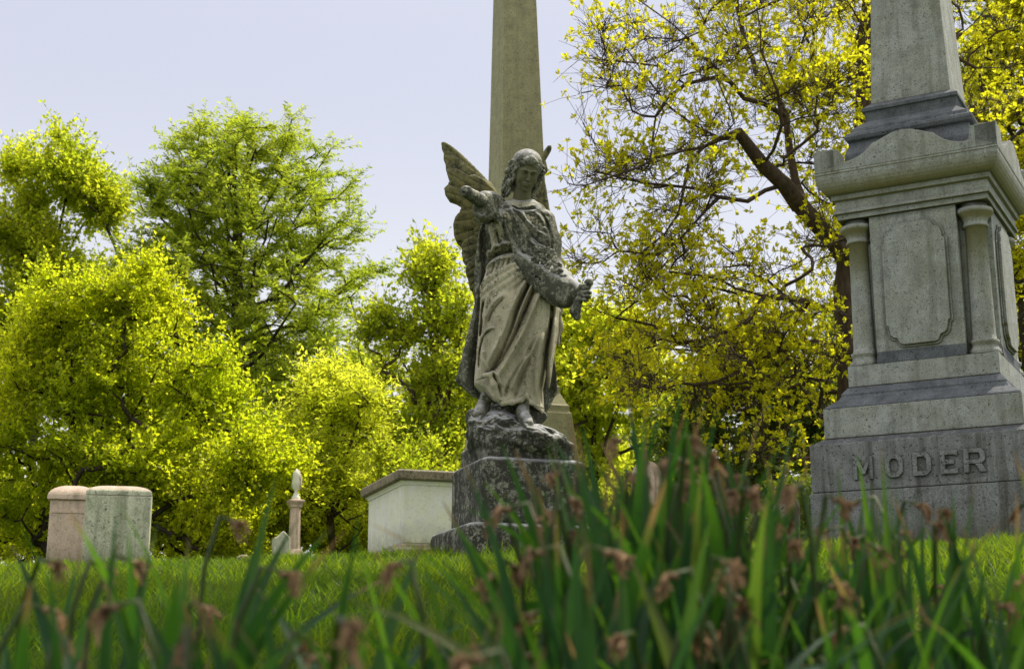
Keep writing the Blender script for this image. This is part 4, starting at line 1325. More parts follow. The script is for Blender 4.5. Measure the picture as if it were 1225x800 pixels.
finish(v, 'wing', M_wing, ang)
# right wing: folded back behind the body, only its tip and a few feather ends are seen
wr = [(659.5,174),(656,175),(651,182),(647,189),(643,197),(638,215),(632,240),(630,280),(640,320),(655,345),(664,372),(668,400),(671,414),(672,404),(670,398),(673,390),(671,380),(672,372),(669,362),(668,345),(669,332),
      (665,318),(668,309),(665,300),(668,292),(664,284),(664,274),(660,262),(657,250),(655,235),(652,220),(651,208),(655,204),(653.5,197),(652,192),(656,185),(660,178)]
rows = [(640,230,657,176,8,2),(642,250,655,205,8,3),(640,270,664,240,9,2),(642,290,667,270,9,3),(645,310,668,292,9,2),(648,330,668,310,9,3),(652,340,669,345,9,2),(656,350,671,380,8,3),(660,355,671,412,8,2)]
v = build_wing('wing', wr, rows, 0.24, thick=0.04)
finish(v, 'wing', M_wing, ang)

# ---- feet -------------------------------------------------------------
def build_feet():
    for (leg, ankle, ball, toe, side) in ((Q(632,462,-0.10), Q(625,492,-0.13), Q(632,507,-0.22), Q(641,513,-0.275), 1),
                                    (Q(585,468,-0.02), Q(578,486,-0.03), Q(571,497,-0.10), Q(565,503,-0.155), -1)):
        allp = np.array([leg, ankle, ball, toe])
        v = Vol(allp.min(0)-0.07, allp.max(0)+0.07, 0.003)
        heel = ankle+np.array([-side*0.018, 0.045, -0.035])
        v.chain([leg, leg*0.5+ankle*0.5, ankle], [0.038,0.034,0.029], 0.02)
        v.chain([ankle, heel], [0.029,0.024], 0.02)
        v.chain([ankle, ankle*0.4+ball*0.6, ball], [0.029,0.028,0.025], 0.03)
        v.chain([heel, ball], [0.024,0.022], 0.03)
        dirv = (toe-ball)/np.linalg.norm(toe-ball); lat = np.cross(dirv, [0,0,1]); lat /= np.linalg.norm(lat)
        for i in range(5):
            o_ = (i-2)*0.0135*side
            L_ = (1.0,0.98,0.9,0.8,0.68)[i] if side > 0 else (0.68,0.8,0.9,0.98,1.0)[::-1][i]
            b_ = ball+lat*o_*0.9+dirv*0.004+np.array([0,0,-0.004])
            e_ = b_+dirv*0.042*L_+lat*o_*0.15+np.array([0,0,-0.010])
            rr = 0.0115 if i == 0 else 0.0088
            m_ = b_*0.45+e_*0.55+np.array([0,0,0.005])
            v.chain([b_, m_, e_], [rr*1.1, rr, rr*0.95], 0.004)
        finish(v, 'foot', M_hair, ang)
build_feet()

# ---- rock under the feet ------------------------------------------------
def build_rock():
    lo = (Q(548,540)[0]-0.02, Y0-0.36, PED_TOP-0.06); hi = (Q(682,540)[0]+0.03, Y0+0.40, Q(617,470)[2]+0.02)
    v = Vol(lo, hi, 0.0045)
    B = lambda px, py, dy, r: v.ell(Q(px,py,dy), r, 0.05)
    zt = PED_TOP
    cx, cy = PC
    B(617, 534, 0.02, (0.262,0.27,0.098))
    B(592, 524, -0.02, (0.14,0.22,0.105))
    B(645, 532, -0.05, (0.145,0.20,0.090))
    B(600, 512, 0.0, (0.145,0.20,0.085))
    B(572, 519, -0.02, (0.055,0.17,0.085))
    B(567, 500, 0.0, (0.045,0.12,0.055))
    B(600, 494, 0.03, (0.095,0.11,0.065))
    B(628, 497, 0.06, (0.13,0.11,0.07))
    B(636, 521, -0.14, (0.12,0.12,0.055))
    B(660, 530, -0.08, (0.085,0.15,0.055))
    X = v.ax[0][:, None, None]; Y = v.ax[1][None, :, None]; Z = v.ax[2][None, None, :]
    n_ = 0.007*np.sin(X*24+Z*30+1)*np.sin(Y*22+2)*np.sin(Z*40) + 0.004*np.sin(X*61+Y*20)*np.sin(Z*70+Y*33)+0.0022*np.sin(X*140+2*np.sin(Z*60))*np.sin(Y*120+Z*90)
    # chiselled ledges
    n_ = n_ + 0.006*np.abs(np.sin(Z*48+X*7+Y*5))**3
    d = v.d + n_
    v.d = np.maximum(d, (PED_TOP-0.03)-Z + 0*d).astype(np.float32)
    # slab foot carved with the rock
    c_, s_ = cos(pa), sin(pa)
    xx = (X-cx)*c_+(Y-cy)*s_; yy = -(X-cx)*s_+(Y-cy)*c_
    hb = hh*0.88
    qx = np.abs(xx)-hb+0.03; qy = np.abs(yy)-hb+0.03; qz = np.abs(Z-(PED_TOP+0.015))-0.058
    bx_ = np.sqrt(np.maximum(qx,0)**2+np.maximum(qy,0)**2+np.maximum(qz,0)**2)+np.minimum(np.maximum(np.maximum(qx,qy),qz),0)-0.025 + 0.003*np.sin(X*50)*np.sin(Y*47)*np.sin(Z*80)
    v.put((slice(None),)*3, bx_.astype(np.float32), 0.04)
    v.d[0]=1; v.d[-1]=1; v.d[:,0]=1; v.d[:,-1]=1; v.d[:,:,0]=1; v.d[:,:,-1]=1
    return finish(v, 'rock_base', M_ped, ang)
build_rock()
print('statue done', PED_TOP)
# ================================================================ vegetation
def unit(a): return a/(np.linalg.norm(a, axis=-1, keepdims=True)+1e-9)

class Tree:
    def __init__(s, seed):
        s.r = np.random.RandomState(seed)
        s.pos = []; s.par = []; s.dir = []; s.kids = None
    def node(s, p, par):
        s.pos.append(np.array(p, float)); s.par.append(par)
        d = s.pos[-1]-s.pos[par] if par >= 0 else np.array([0,0,1.0])
        s.dir.append(d/(np.linalg.norm(d)+1e-9)); return len(s.pos)-1
    def line(s, pts, par=-1, step=0.5, jit=0.0):
        """add a traced limb; returns its node ids"""
        ids = []
        if par < 0: par = s.node(pts[0], -1)
        ids.append(par); last = np.array(s.pos[par])
        for q in pts[1:]:
            q = np.array(q, float); L_ = np.linalg.norm(q-last); n_ = max(1, int(L_/step))
            for i in range(1, n_+1):
                pp = last+(q-last)*i/n_
                if jit and i < n_: pp = pp+s.r.normal(0, jit, 3)
                par = s.node(pp, par); ids.append(par)
            last = q
        return ids
    def nearest(s, p):
        A = np.array(s.pos); return int(np.argmin(((A-np.array(p))**2).sum(1)))
    def attach(s, tips, up=0.35, step=0.45, wob=0.06, curve=0.35, slope=0.6):
        out = []
        A = np.zeros((len(s.pos)+len(tips)*30, 3)); n_ = len(s.pos); A[:n_] = s.pos
        for t in tips:
            dv = t-A[:n_]; d = np.linalg.norm(dv, axis=1)
            hor = np.hypot(dv[:,0], dv[:,1])
            cost = d + up*np.abs(dv[:,2]-slope*hor)+ 1.5*np.maximum(0, -dv[:,2])*up
            j = int(np.argmin(cost)); L_ = d[j]
            if L_ < 0.05: continue
            m_ = max(2, int(L_/step)+1)
            p0 = A[j]; d0 = s.dir[j]; p1 = t
            c1 = p0+unit(d0*0.5+(p1-p0)/L_)*L_*curve
            c2 = p1-unit((p1-p0)/L_+np.array([0,0,0.35]))*L_*curve
            par = j
            for i in range(1, m_+1):
                u = i/m_
                q = (1-u)**3*p0+3*(1-u)**2*u*c1+3*(1-u)*u*u*c2+u**3*p1
                if i < m_: q = q+s.r.normal(0, wob*min(1, L_*0.4), 3)
                par = s.node(q, par)
                if n_ < len(A): A[n_] = q; n_ += 1
                else: A = np.vstack([A, np.zeros((2000,3))]); A[n_] = q; n_ += 1
            out.append(par)
        return out
    def radii(s, r0=0.007, ex=2.3, rmax=9):
        n_ = len(s.pos); acc = np.zeros(n_); has = np.zeros(n_, bool)
        for i in range(n_-1, -1, -1):
            if not has[i]: acc[i] = r0**ex
            p = s.par[i]
            if p >= 0: acc[p] += acc[i]; has[p] = True
        s.rad = np.minimum(acc**(1/ex), rmax); s.acc = acc
        return s.rad
    def mesh(s, flare=0.0):
        n_ = len(s.pos); P_ = np.array(s.pos); ch = [[] for _ in range(n_)]
        for i, p in enumerate(s.par):
            if p >= 0: ch[p].append(i)
        Vs = []; Fs = []; nv = 0
        starts = [i for i, p in enumerate(s.par) if p < 0]
        stack = [(i, [i]) for i in starts]
        while stack:
            i, chain = stack.pop()
            while ch[i]:
                k = sorted(ch[i], key=lambda c_: -s.acc[c_])
                for o_ in k[1:]: stack.append((o_, [i, o_]))
                chain.append(k[0]); i = k[0]
            pts = P_[chain]; rr = s.rad[chain].copy()
            if len(chain) > 1 and s.par[chain[0]] >= -1 and chain[0] not in starts: rr[0] = rr[1]*1.15
            if chain[0] in starts and flare: rr[0] *= 1+flare; 
            k_ = 8 if rr[0] > 0.09 else (6 if rr[0] > 0.03 else (4 if rr[0] > 0.012 else 3))
            m_ = len(pts)
            tg = np.zeros_like(pts); tg[1:-1] = pts[2:]-pts[:-2]; tg[0] = pts[1]-pts[0]; tg[-1] = pts[-1]-pts[-2]; tg = unit(tg)
            ref = np.array([0.3,0.9,0.1]) if abs(tg[0,2]) > 0.8 else np.array([0,0,1.0])
            a_ = unit(np.cross(tg, ref)); b_ = np.cross(tg, a_)
            th = np.arange(k_)*2*pi/k_
            rad = rr[:,None]*(1+ (0.12*np.sin(th*2+3*np.arange(m_)[:,None]*0.4) if rr[0] > 0.06 else 0))
            ring = pts[:,None,:]+a_[:,None,:]*(np.cos(th)[None,:,None]*rad[:,:,None])+b_[:,None,:]*(np.sin(th)[None,:,None]*rad[:,:,None])
            Vs.append(ring.reshape(-1,3))
            i0 = (np.arange(m_-1)[:,None]*k_+np.arange(k_)[None,:]); i1 = (np.arange(m_-1)[:,None]*k_+((np.arange(k_)+1) % k_)[None,:])
            Fs.append((np.stack([i0, i1, i1+k_, i0+k_], -1).reshape(-1,4)+nv)); nv += m_*k_
        return np.concatenate(Vs), np.concatenate(Fs)

def prism_twigs(A, B, ra, rb):
    """three sided twigs from A to B"""
    t = unit(B-A); ref = np.tile(np.array([0.2,0.3,0.93]), (len(A),1)); a_ = unit(np.cross(t, ref)); b_ = np.cross(t, a_)
    V = []
    for P_, r_ in ((A, ra), (B, rb)):
        for k in range(3):
            th = 2*pi*k/3; V.append(P_+r_*(a_*cos(th)+b_*sin(th)))
    V = np.stack(V, 1).reshape(-1,3); n_ = len(A); base = (np.arange(n_)*6)[:,None]
    F = np.concatenate([base+np.array([[0,1,4,3]]), base+np.array([[1,2,5,4]]), base+np.array([[2,0,3,5]])])
    return V, F

def leaves(rng, Pp, D, L_, W_, fold=0.25, droop=0.0, nrm_up=0.5, wid=0.45):
    n_ = len(Pp); D = unit(D); N = unit(rng.normal(0,1,(n_,3))+np.array([0,0,nrm_up*2]))
    S = unit(np.cross(D, N)); N = np.cross(S, D)
    L_ = np.asarray(L_).reshape(-1,1)*np.ones((n_,1)); W_ = np.asarray(W_).reshape(-1,1)*np.ones((n_,1))
    tip = Pp+D*L_ - np.array([0,0,1.0])*droop*L_
    mid = Pp+D*L_*wid
    V = np.stack([Pp, mid+S*W_*0.5+N*W_*fold, tip, mid-S*W_*0.5+N*W_*fold], 1).reshape(-1,3)
    b_ = (np.arange(n_)*4)[:,None]
    F = np.concatenate([b_+np.array([[0,1,2]]), b_+np.array([[0,2,3]])], 1).reshape(-1,3)
    rnd = np.repeat(rng.rand(n_), 2)
    return V, F, rnd

def make_tree(name, label, seed, skeleton, tips_fn, leaf, bark, foliage, cat='tree', group=None, r0=0.007, ex=2.3,
              att=None, twigs=6, twig_len=0.5, twig_seg=2, leaves_per=7, leaf_L=0.08, leaf_W=0.05, style='broad', flare=0.3, spread=0.9, flat=1.0, up=0.25, twig_r=0.004):
    T = Tree(seed); base = skeleton(T)
    tips = tips_fn(T)
    b0 = np.array(T.pos[0]); 
    o_ = np.argsort(((tips-b0)**2).sum(1)); tips = tips[o_]
    ends = T.attach(tips, **(att or {}))
    T.radii(r0, ex)
    if hasattr(T, 'thick'): T.thick(T)
    V, F = T.mesh(flare)
    root = empty(name, tuple(b0)); tag(root, label, cat, group)
    r = T.r
    # twigs from the ends and from thin nodes just below them
    E = []
    D = []
    rad = T.rad; Pn = np.array(T.pos); Dn = np.array(T.dir)
    thin = np.where(rad < r0*2.4)[0]
    src = np.repeat(thin, max(1, twigs))
    if len(src) == 0: src = np.array(ends)
    A = Pn[src]+r.normal(0, 0.03, (len(src),3))
    Dd = unit((Dn[src]*0.8+r.normal(0, spread, (len(src),3))*0.6)*np.array([1,1,flat])+np.array([0,0,up]))
    TV = []; TF = []; nv = 0
    LP = []; LD = []
    cur = A; dcur = Dd
    lens = twig_len*(0.5+r.rand(len(src),1))
    for sgi in range(twig_seg):
        nx = cur+dcur*lens/twig_seg
        rr_ = twig_r*(1-0.35*sgi)
        v_, f_ = prism_twigs(cur, nx, rr_, rr_*0.7)
        TV.append(v_); TF.append(f_+nv); nv += len(v_)
        if style == 'broad':
            n_ = max(1, leaves_per//twig_seg)
            for q in range(n_):
                u = (q+r.rand(len(src),1))/n_
                LP.append(cur+(nx-cur)*u); LD.append(unit(dcur*0.5+r.normal(0,0.75,(len(src),3))+np.array([0,0,-0.1])))
        elif style == 'feather':
            n_ = max(1, leaves_per//twig_seg)
            side = unit(np.cross(dcur, np.array([0.1,0.2,0.97])))
            for q in range(n_):
                u = (q+r.rand(len(src),1))/n_; s_ = 1 if q % 2 == 0 else -1
                LP.append(cur+(nx-cur)*u); LD.append(unit(dcur*0.6+side*s_*1.0+r.normal(0,0.22,(len(src),3))))
        cur = nx; dcur = unit(dcur+r.normal(0,0.28,(len(src),3))+np.array([0,0,up*0.5]))
    if style == 'rosette':
        # whorl of leaves at each twig end with a few lower down
        # leafy near the branch tips, bare twigs elsewhere
        A_ = np.array(T.pos)[ends]; dm = np.min(((A[:,None,:]-A_[None,:,:])**2).sum(2), 1)**0.5 if len(src)*len(A_) < 4e7 else np.zeros(len(src))
        bare = (A[:,0] < W3(895,200,A[:,1].mean())[0]) & (A[:,2] > W3(800,300,15.0)[2])
        keep = r.rand(len(src)) < np.where(dm < np.where(bare, 0.17, 0.27), np.where(bare, 0.62, 0.92), np.where(bare, 0.03, 0.16))
        e = cur[keep]; dd = dcur[keep]
        for q in range(leaves_per):
            o3 = unit(dd*0.55+r.normal(0,0.62,dd.shape)+np.array([0,0,0.12]))
            LP.append(e+r.normal(0,0.008,e.shape)); LD.append(o3)
    LP = np.concatenate(LP); LD = np.concatenate(LD)
    n_ = len(LP); sz = 0.45+0.95*r.rand(n_)**1.3
    lv, lf, rnd = leaves(r, LP, LD, leaf_L*sz, leaf_W*sz)
    TV.append(V); TF.append(F+nv)
    mesh_obj('trunk', np.concatenate(TV), np.concatenate(TF), bark, root, smooth=True, world=True)
    mesh_obj('crown', lv, lf, foliage, root, world=True, attrs={'rnd': ('FACE', rnd)})
    print(name, 'leaves', n_, 'nodes', len(T.pos))
    return root

def W3(px, py, Y):
    p = P(px, py, Y); return np.array([p.x, p.y, p.z])

def lobes_fn(lobes, shell=0.55, jit=0.0):
    """lobes: (px, py, Y, rx_px, rz_px, ry_m, n)"""
    def fn(T):
        out = []
        for (px, py, Y, rx, rz, ry, n_) in lobes:
            c_ = W3(px, py, Y); k = Y/1700.0
            n_ = int(n_*0.70); nc = max(3, int(n_/6))
            u = unit(T.r.normal(0,1,(nc,3))); rad = (shell+(1-shell)*T.r.rand(nc,1))
            rad = np.where(T.r.rand(nc,1) < 0.25, rad*0.6, rad)
            cc = u*rad
            q = cc[T.r.randint(nc, size=n_)]+T.r.normal(0, 0.13, (n_,3))
            sht = T.r.rand(n_,1) < 0.09; q = np.where(sht, q*1.22+np.array([0,0,0.08]), q)
            q = q*np.array([rx*k, ry*0.8, rz*k])
            out.append(c_+q)
        t = np.concatenate(out)
        g_ = ground_z(t[:,0], t[:,1])
        return t[t[:,2] > g_+0.25]
    return fn

def ground_pt(px, Y):
    x = (px-612.5)/1700.0*Y/0.985
    return np.array([x, Y, float(ground_z(x, Y))-0.05])

B_dark = bark_mat('dark_bark', (0.030,0.024,0.018), (0.085,0.07,0.052))
B_brown = bark_mat('brown_bark', (0.045,0.032,0.024), (0.15,0.11,0.085))
F_maple = leaf_mat('bright_leaves', (0.20,0.26,0.012), (0.42,0.42,0.022), (0.64,0.82,0.012), (0.95,0.95,0.03), 0.70)
F_mid   = leaf_mat('mid_green_leaves', (0.13,0.18,0.014), (0.31,0.33,0.022), (0.52,0.70,0.02), (0.88,0.88,0.04), 0.66)
F_cyp   = leaf_mat('feathery_leaves', (0.08,0.125,0.014), (0.18,0.21,0.022), (0.36,0.52,0.025), (0.68,0.74,0.05), 0.60)
F_yel   = leaf_mat('young_yellow_leaves', (0.22,0.24,0.012), (0.42,0.38,0.02), (0.74,0.77,0.012), (0.97,0.90,0.03), 0.68, 0.4)
F_dark  = leaf_mat('dark_glossy_leaves', (0.03,0.06,0.010), (0.08,0.12,0.014), (0.12,0.22,0.01), (0.45,0.55,0.02), 0.42, 0.35, 0.5)
F_soft  = leaf_mat('soft_lit_leaves', (0.24,0.29,0.018), (0.42,0.43,0.035), (0.78,0.90,0.03), (0.97,0.97,0.08), 0.72)

def simple_skel(px, Y, py_top, bend=0.0, forks=None, px_top=None):
    def fn(T):
        b_ = ground_pt(px, Y); t_ = W3(px if px_top is None else px_top, py_top, Y+bend)
        m_ = (b_+t_)/2+np.array([0.25*T.r.randn(), 0.2*T.r.randn(), 0])
        ids = T.line([b_, b_*0.75+m_*0.25+np.array([0.03,0,0]), m_, t_], step=0.4, jit=0.03)
        for (f, qx, qy, dY) in (forks or []):
            i = ids[int(f*(len(ids)-1))]
            q = W3(qx, qy, Y+dY); p0 = T.pos[i]; mid = (p0+q)/2+np.array([0,0,0.18*np.linalg.norm(q-p0)*0.5])
            T.line([p0, mid, q], par=i, step=0.35, jit=0.04)
        return ids
    return fn

def shrub(label, seed, px, Y, py_top, wpx, n, fol, leaf=0.06, group=None, dy=1.0, name='shrub', py_bot=672, lp=8, tw=5, tl=0.35):
    c_py = (py_top+py_bot)/2; rz = (py_bot-py_top)/2*1.02
    make_tree(name, label, seed, simple_skel(px, Y, c_py+rz*0.3), lobes_fn([(px, c_py, Y, wpx, rz, dy, n), (px-wpx*0.45, c_py+rz*0.3, Y, wpx*0.6, rz*0.7, dy, n//3), (px+wpx*0.4, c_py+rz*0.35, Y+0.3, wpx*0.6, rz*0.7, dy, n//3)], 0.5),
              None, B_dark, fol, cat='shrub', group=group, r0=0.006, twigs=tw, twig_len=tl, leaves_per=lp, leaf_L=leaf, leaf_W=leaf*0.62, att=dict(step=0.35, wob=0.04))

# 1. far left tall tree
make_tree('leafy_tree', 'tall open crowned tree at the far left edge behind the bright maple', 21,
          simple_skel(52, 36, 215, forks=[(0.45,15,330,1),(0.5,100,330,-1),(0.6,20,215,0),(0.62,110,250,0.5),(0.7,85,225,0)]),
          lobes_fn([(18,205,36,14,36,1.0,26),(80,215,36,42,34,1.8,100),(118,252,36,34,38,1.6,80),(40,290,36,55,50,2.2,110),(100,330,36,58,55,2.2,110),(-20,330,36,45,80,2.2,90),(30,400,36,90,70,2.2,110)], 0.45),
          None, B_dark, F_mid, r0=0.011, twigs=6, twig_len=0.75, leaves_per=12, leaf_L=0.125, leaf_W=0.08, att=dict(step=0.6, wob=0.1))

# 2. bald cypress
CY = 30.0
def cyp_skel(T):
    b_ = ground_pt(284, CY); t_ = W3(280, 168, CY)
    ids = T.line([b_, W3(286, 430, CY), W3(284, 280, CY), t_], step=0.35, jit=0.015)
    H_ = t_[2]-b_[2]
    # envelope half width by height fraction (photo outline), in photo px
    fr = [0.0,0.14,0.30,0.45,0.60,0.72,0.83,0.92,1.0]; wd = [155,172,172,166,156,142,120,84,12]
    n_ = 110
    for i in range(n_):
        f = 0.10+0.84*(i/n_)**0.9
        k = min(len(ids)-2, int(f*(len(ids)-1)))
        p0 = T.pos[ids[k]]
        az = i*2.39996+T.r.rand()*0.5
        el = radians(10+46*f**1.3+5*T.r.randn())
        # travel until the envelope
        d_ = np.array([cos(az)*cos(el), sin(az)*cos(el), sin(el)])
        L_ = 0.3
        while L_ < 9:
            q = p0+d_*L_; ff = (q[2]-b_[2])/H_
            if ff > 1.0 or hypot_(q[0]-b_[0], q[1]-b_[1]) > np.interp(ff, fr, wd)*CY/1700.0: break
            L_ += 0.15
        L_ *= 0.80+0.20*T.r.rand()
        q = p0+d_*L_; mid = p0+d_*L_*0.5+np.array([0,0,-0.05*L_])
        T.line([p0, mid, q+np.array([0,0,0.04*L_])], par=ids[k], step=0.4, jit=0.03)
    T.cyp = (b_, H_, fr, wd)
    return ids
def hypot_(a, b): return sqrt(a*a+b*b)
def cyp_tips(T):
    # side branchlets along the limbs, flat sprays
    A = np.array(T.pos); par = np.array(T.par)
    b_, H_, fr, wd = T.cyp
    hor = np.hypot(A[:,0]-b_[0], A[:,1]-b_[1]); ff = (A[:,2]-b_[2])/H_
    env = np.interp(ff, fr, wd)*CY/1700.0
    cand = np.where((hor > env*0.34) & (hor > 0.3))[0]
    out = []
    for i in cand:
        dd = T.dir[i]; side = np.cross(dd, [0,0,1.0]); side /= np.linalg.norm(side)+1e-9
        for s_ in (-1, 1):
            if T.r.rand() < 0.85:
                L_ = (0.30+0.5*T.r.rand())
                out.append(A[i]+side*s_*L_+dd*L_*0.6+np.array([0,0,0.04*T.r.randn()]))
    return np.array(out)
make_tree('cypress_tree', 'tall feathery tree with a straight trunk and upswept limbs against the sky', 33, cyp_skel, cyp_tips, None, B_dark, F_cyp,
          r0=0.015, ex=2.2, twigs=4, twig_len=0.50, twig_seg=2, leaves_per=22, leaf_L=0.11, leaf_W=0.036, style='feather', att=dict(up=0.0, step=0.4, wob=0.02, curve=0.3), up=0.10, spread=0.6, flare=0.3, flat=0.35)

# 3. bright maple in front at the left
make_tree('leafy_tree', 'bright yellow green maple with several stems behind the two left headstones', 41,
          simple_skel(122, 21, 400, forks=[(0.25,60,420,0.5),(0.3,200,420,-0.5),(0.35,30,500,-0.5),(0.3,250,500,0.6),(0.5,160,370,0),(0.2,300,580,-0.3)]),
          lobes_fn([(95,385,21,70,48,1.2,150),(165,375,21,60,45,1.2,130),(60,450,21,80,60,1.5,170),(160,460,21,95,65,1.6,210),(250,470,21,60,50,1.2,120),(60,540,21,90,65,1.6,170),(190,560,21,110,70,1.6,200),(300,545,20.5,60,55,1.1,130),(20,620,21,70,50,1.2,90),(245,630,20.5,80,45,1.2,110),(-30,500,21,60,120,1.5,120)], 0.5),
          None, B_dark, F_maple, r0=0.008, twigs=5, twig_len=0.45, leaves_per=16, leaf_L=0.064, leaf_W=0.044, att=dict(step=0.45, wob=0.07))

# 4. trees left of the angel
make_tree('leafy_tree', 'rounded light green tree between the cypress and the angel', 52,
          simple_skel(520, 26, 330, forks=[(0.3,470,400,0.5),(0.4,560,360,-0.5),(0.5,500,320,0),(0.35,560,450,0.5)]),
          lobes_fn([(522,318,26,26,30,0.9,50),(505,350,26,40,40,1.2,90),(470,400,26,40,50,1.2,90),(540,390,26,46,55,1.4,120),(500,450,26,70,50,1.5,130),(555,470,26,50,60,1.4,90),(470,520,26,60,50,1.3,90),(545,540,26,60,40,1.3,80)], 0.5),
          None, B_brown, F_mid, r0=0.009, twigs=4, twig_len=0.5, leaves_per=9, leaf_L=0.092, leaf_W=0.062, att=dict(step=0.5, wob=0.09))
make_tree('leafy_tree', 'soft pale green young tree filling the gap right of the feathery cypress', 53,
          simple_skel(400, 23, 470, forks=[(0.3,370,520,0.3),(0.4,430,500,-0.3)]),
          lobes_fn([(395,455,23,34,40,0.9,60),(375,520,23,45,50,1.1,90),(425,520,23,40,55,1.1,90),(390,590,23,62,45,1.2,110),(440,600,23,35,45,1.0,60)], 0.45),
          None, B_dark, F_soft, r0=0.007, twigs=4, twig_len=0.5, leaves_per=12, leaf_L=0.10, leaf_W=0.03, style='feather', att=dict(step=0.45, wob=0.06))
# 5. tree right of the angel
make_tree('leafy_tree', 'soft sunlit yellow green tree directly right of the angel and obelisk', 61,
          simple_skel(715, 27, 420, forks=[(0.3,680,450,0.5),(0.4,760,440,-0.5),(0.5,720,400,0)]),
          lobes_fn([(705,400,27,40,40,1.2,100),(670,430,27,40,55,1.2,90),(745,425,27,42,48,1.2,100),(700,480,27,70,50,1.5,150),(770,490,27,40,60,1.2,80),(700,550,27,70,45,1.3,110)], 0.5),
          None, B_dark, F_soft, r0=0.008, twigs=5, twig_len=0.5, leaves_per=9, leaf_L=0.11, leaf_W=0.07, att=dict(step=0.5, wob=0.08))
# 6. dark evergreen behind the leaning tree
make_tree('evergreen_tree', 'dark dense evergreen low behind the leaning tree left of the granite monument', 66,
          simple_skel(900, 24, 430, forks=[(0.3,840,480,0.5),(0.4,960,460,0.5)]),
          lobes_fn([(880,450,24,60,45,1.4,110),(830,510,24,55,50,1.3,110),(940,500,24,70,60,1.5,140),(880,570,24,80,50,1.5,120),(985,560,24,40,70,1.2,80),(800,585,24,40,40,1.0,50)], 0.5),
          None, B_dark, F_dark, r0=0.009, twigs=5, twig_len=0.45, leaves_per=8, leaf_L=0.12, leaf_W=0.055, att=dict(step=0.5, wob=0.08))
# 7. trees behind the granite monument at the right edge
make_tree('leafy_tree', 'sunlit tree behind the granite monument at the right edge', 68,
          simple_skel(1235, 22, 150, forks=[(0.4,1180,260,0.5),(0.4,1290,260,0.5),(0.6,1170,120,0)]),
          lobes_fn([(1195,60,22,55,70,1.4,150),(1210,180,22,60,70,1.4,150),(1180,290,22,50,60,1.2,100),(1230,330,22,50,70,1.4,110),(1260,100,22,70,90,1.5,120),(1180,-30,22,60,60,1.5,70),(1210,430,22,50,50,1.3,60)], 0.5),
          None, B_dark, F_yel, r0=0.008, twigs=5, twig_len=0.42, leaves_per=7, leaf_L=0.085, leaf_W=0.05, att=dict(step=0.45, wob=0.08))
make_tree('evergreen_tree', 'dark green tree filling the top right corner behind the monument shaft', 69,
          simple_skel(1240, 30, 60, forks=[(0.5,1170,150,0.5)]),
          lobes_fn([(1215,40,30,70,80,1.8,120),(1170,110,30,60,80,1.8,100),(1230,200,30,60,80,1.8,90),(1215,400,30,60,100,1.8,100)], 0.5),
          None, B_dark, F_dark, r0=0.010, twigs=5, twig_len=0.55, leaves_per=7, leaf_L=0.14, leaf_W=0.08, att=dict(step=0.6, wob=0.08))

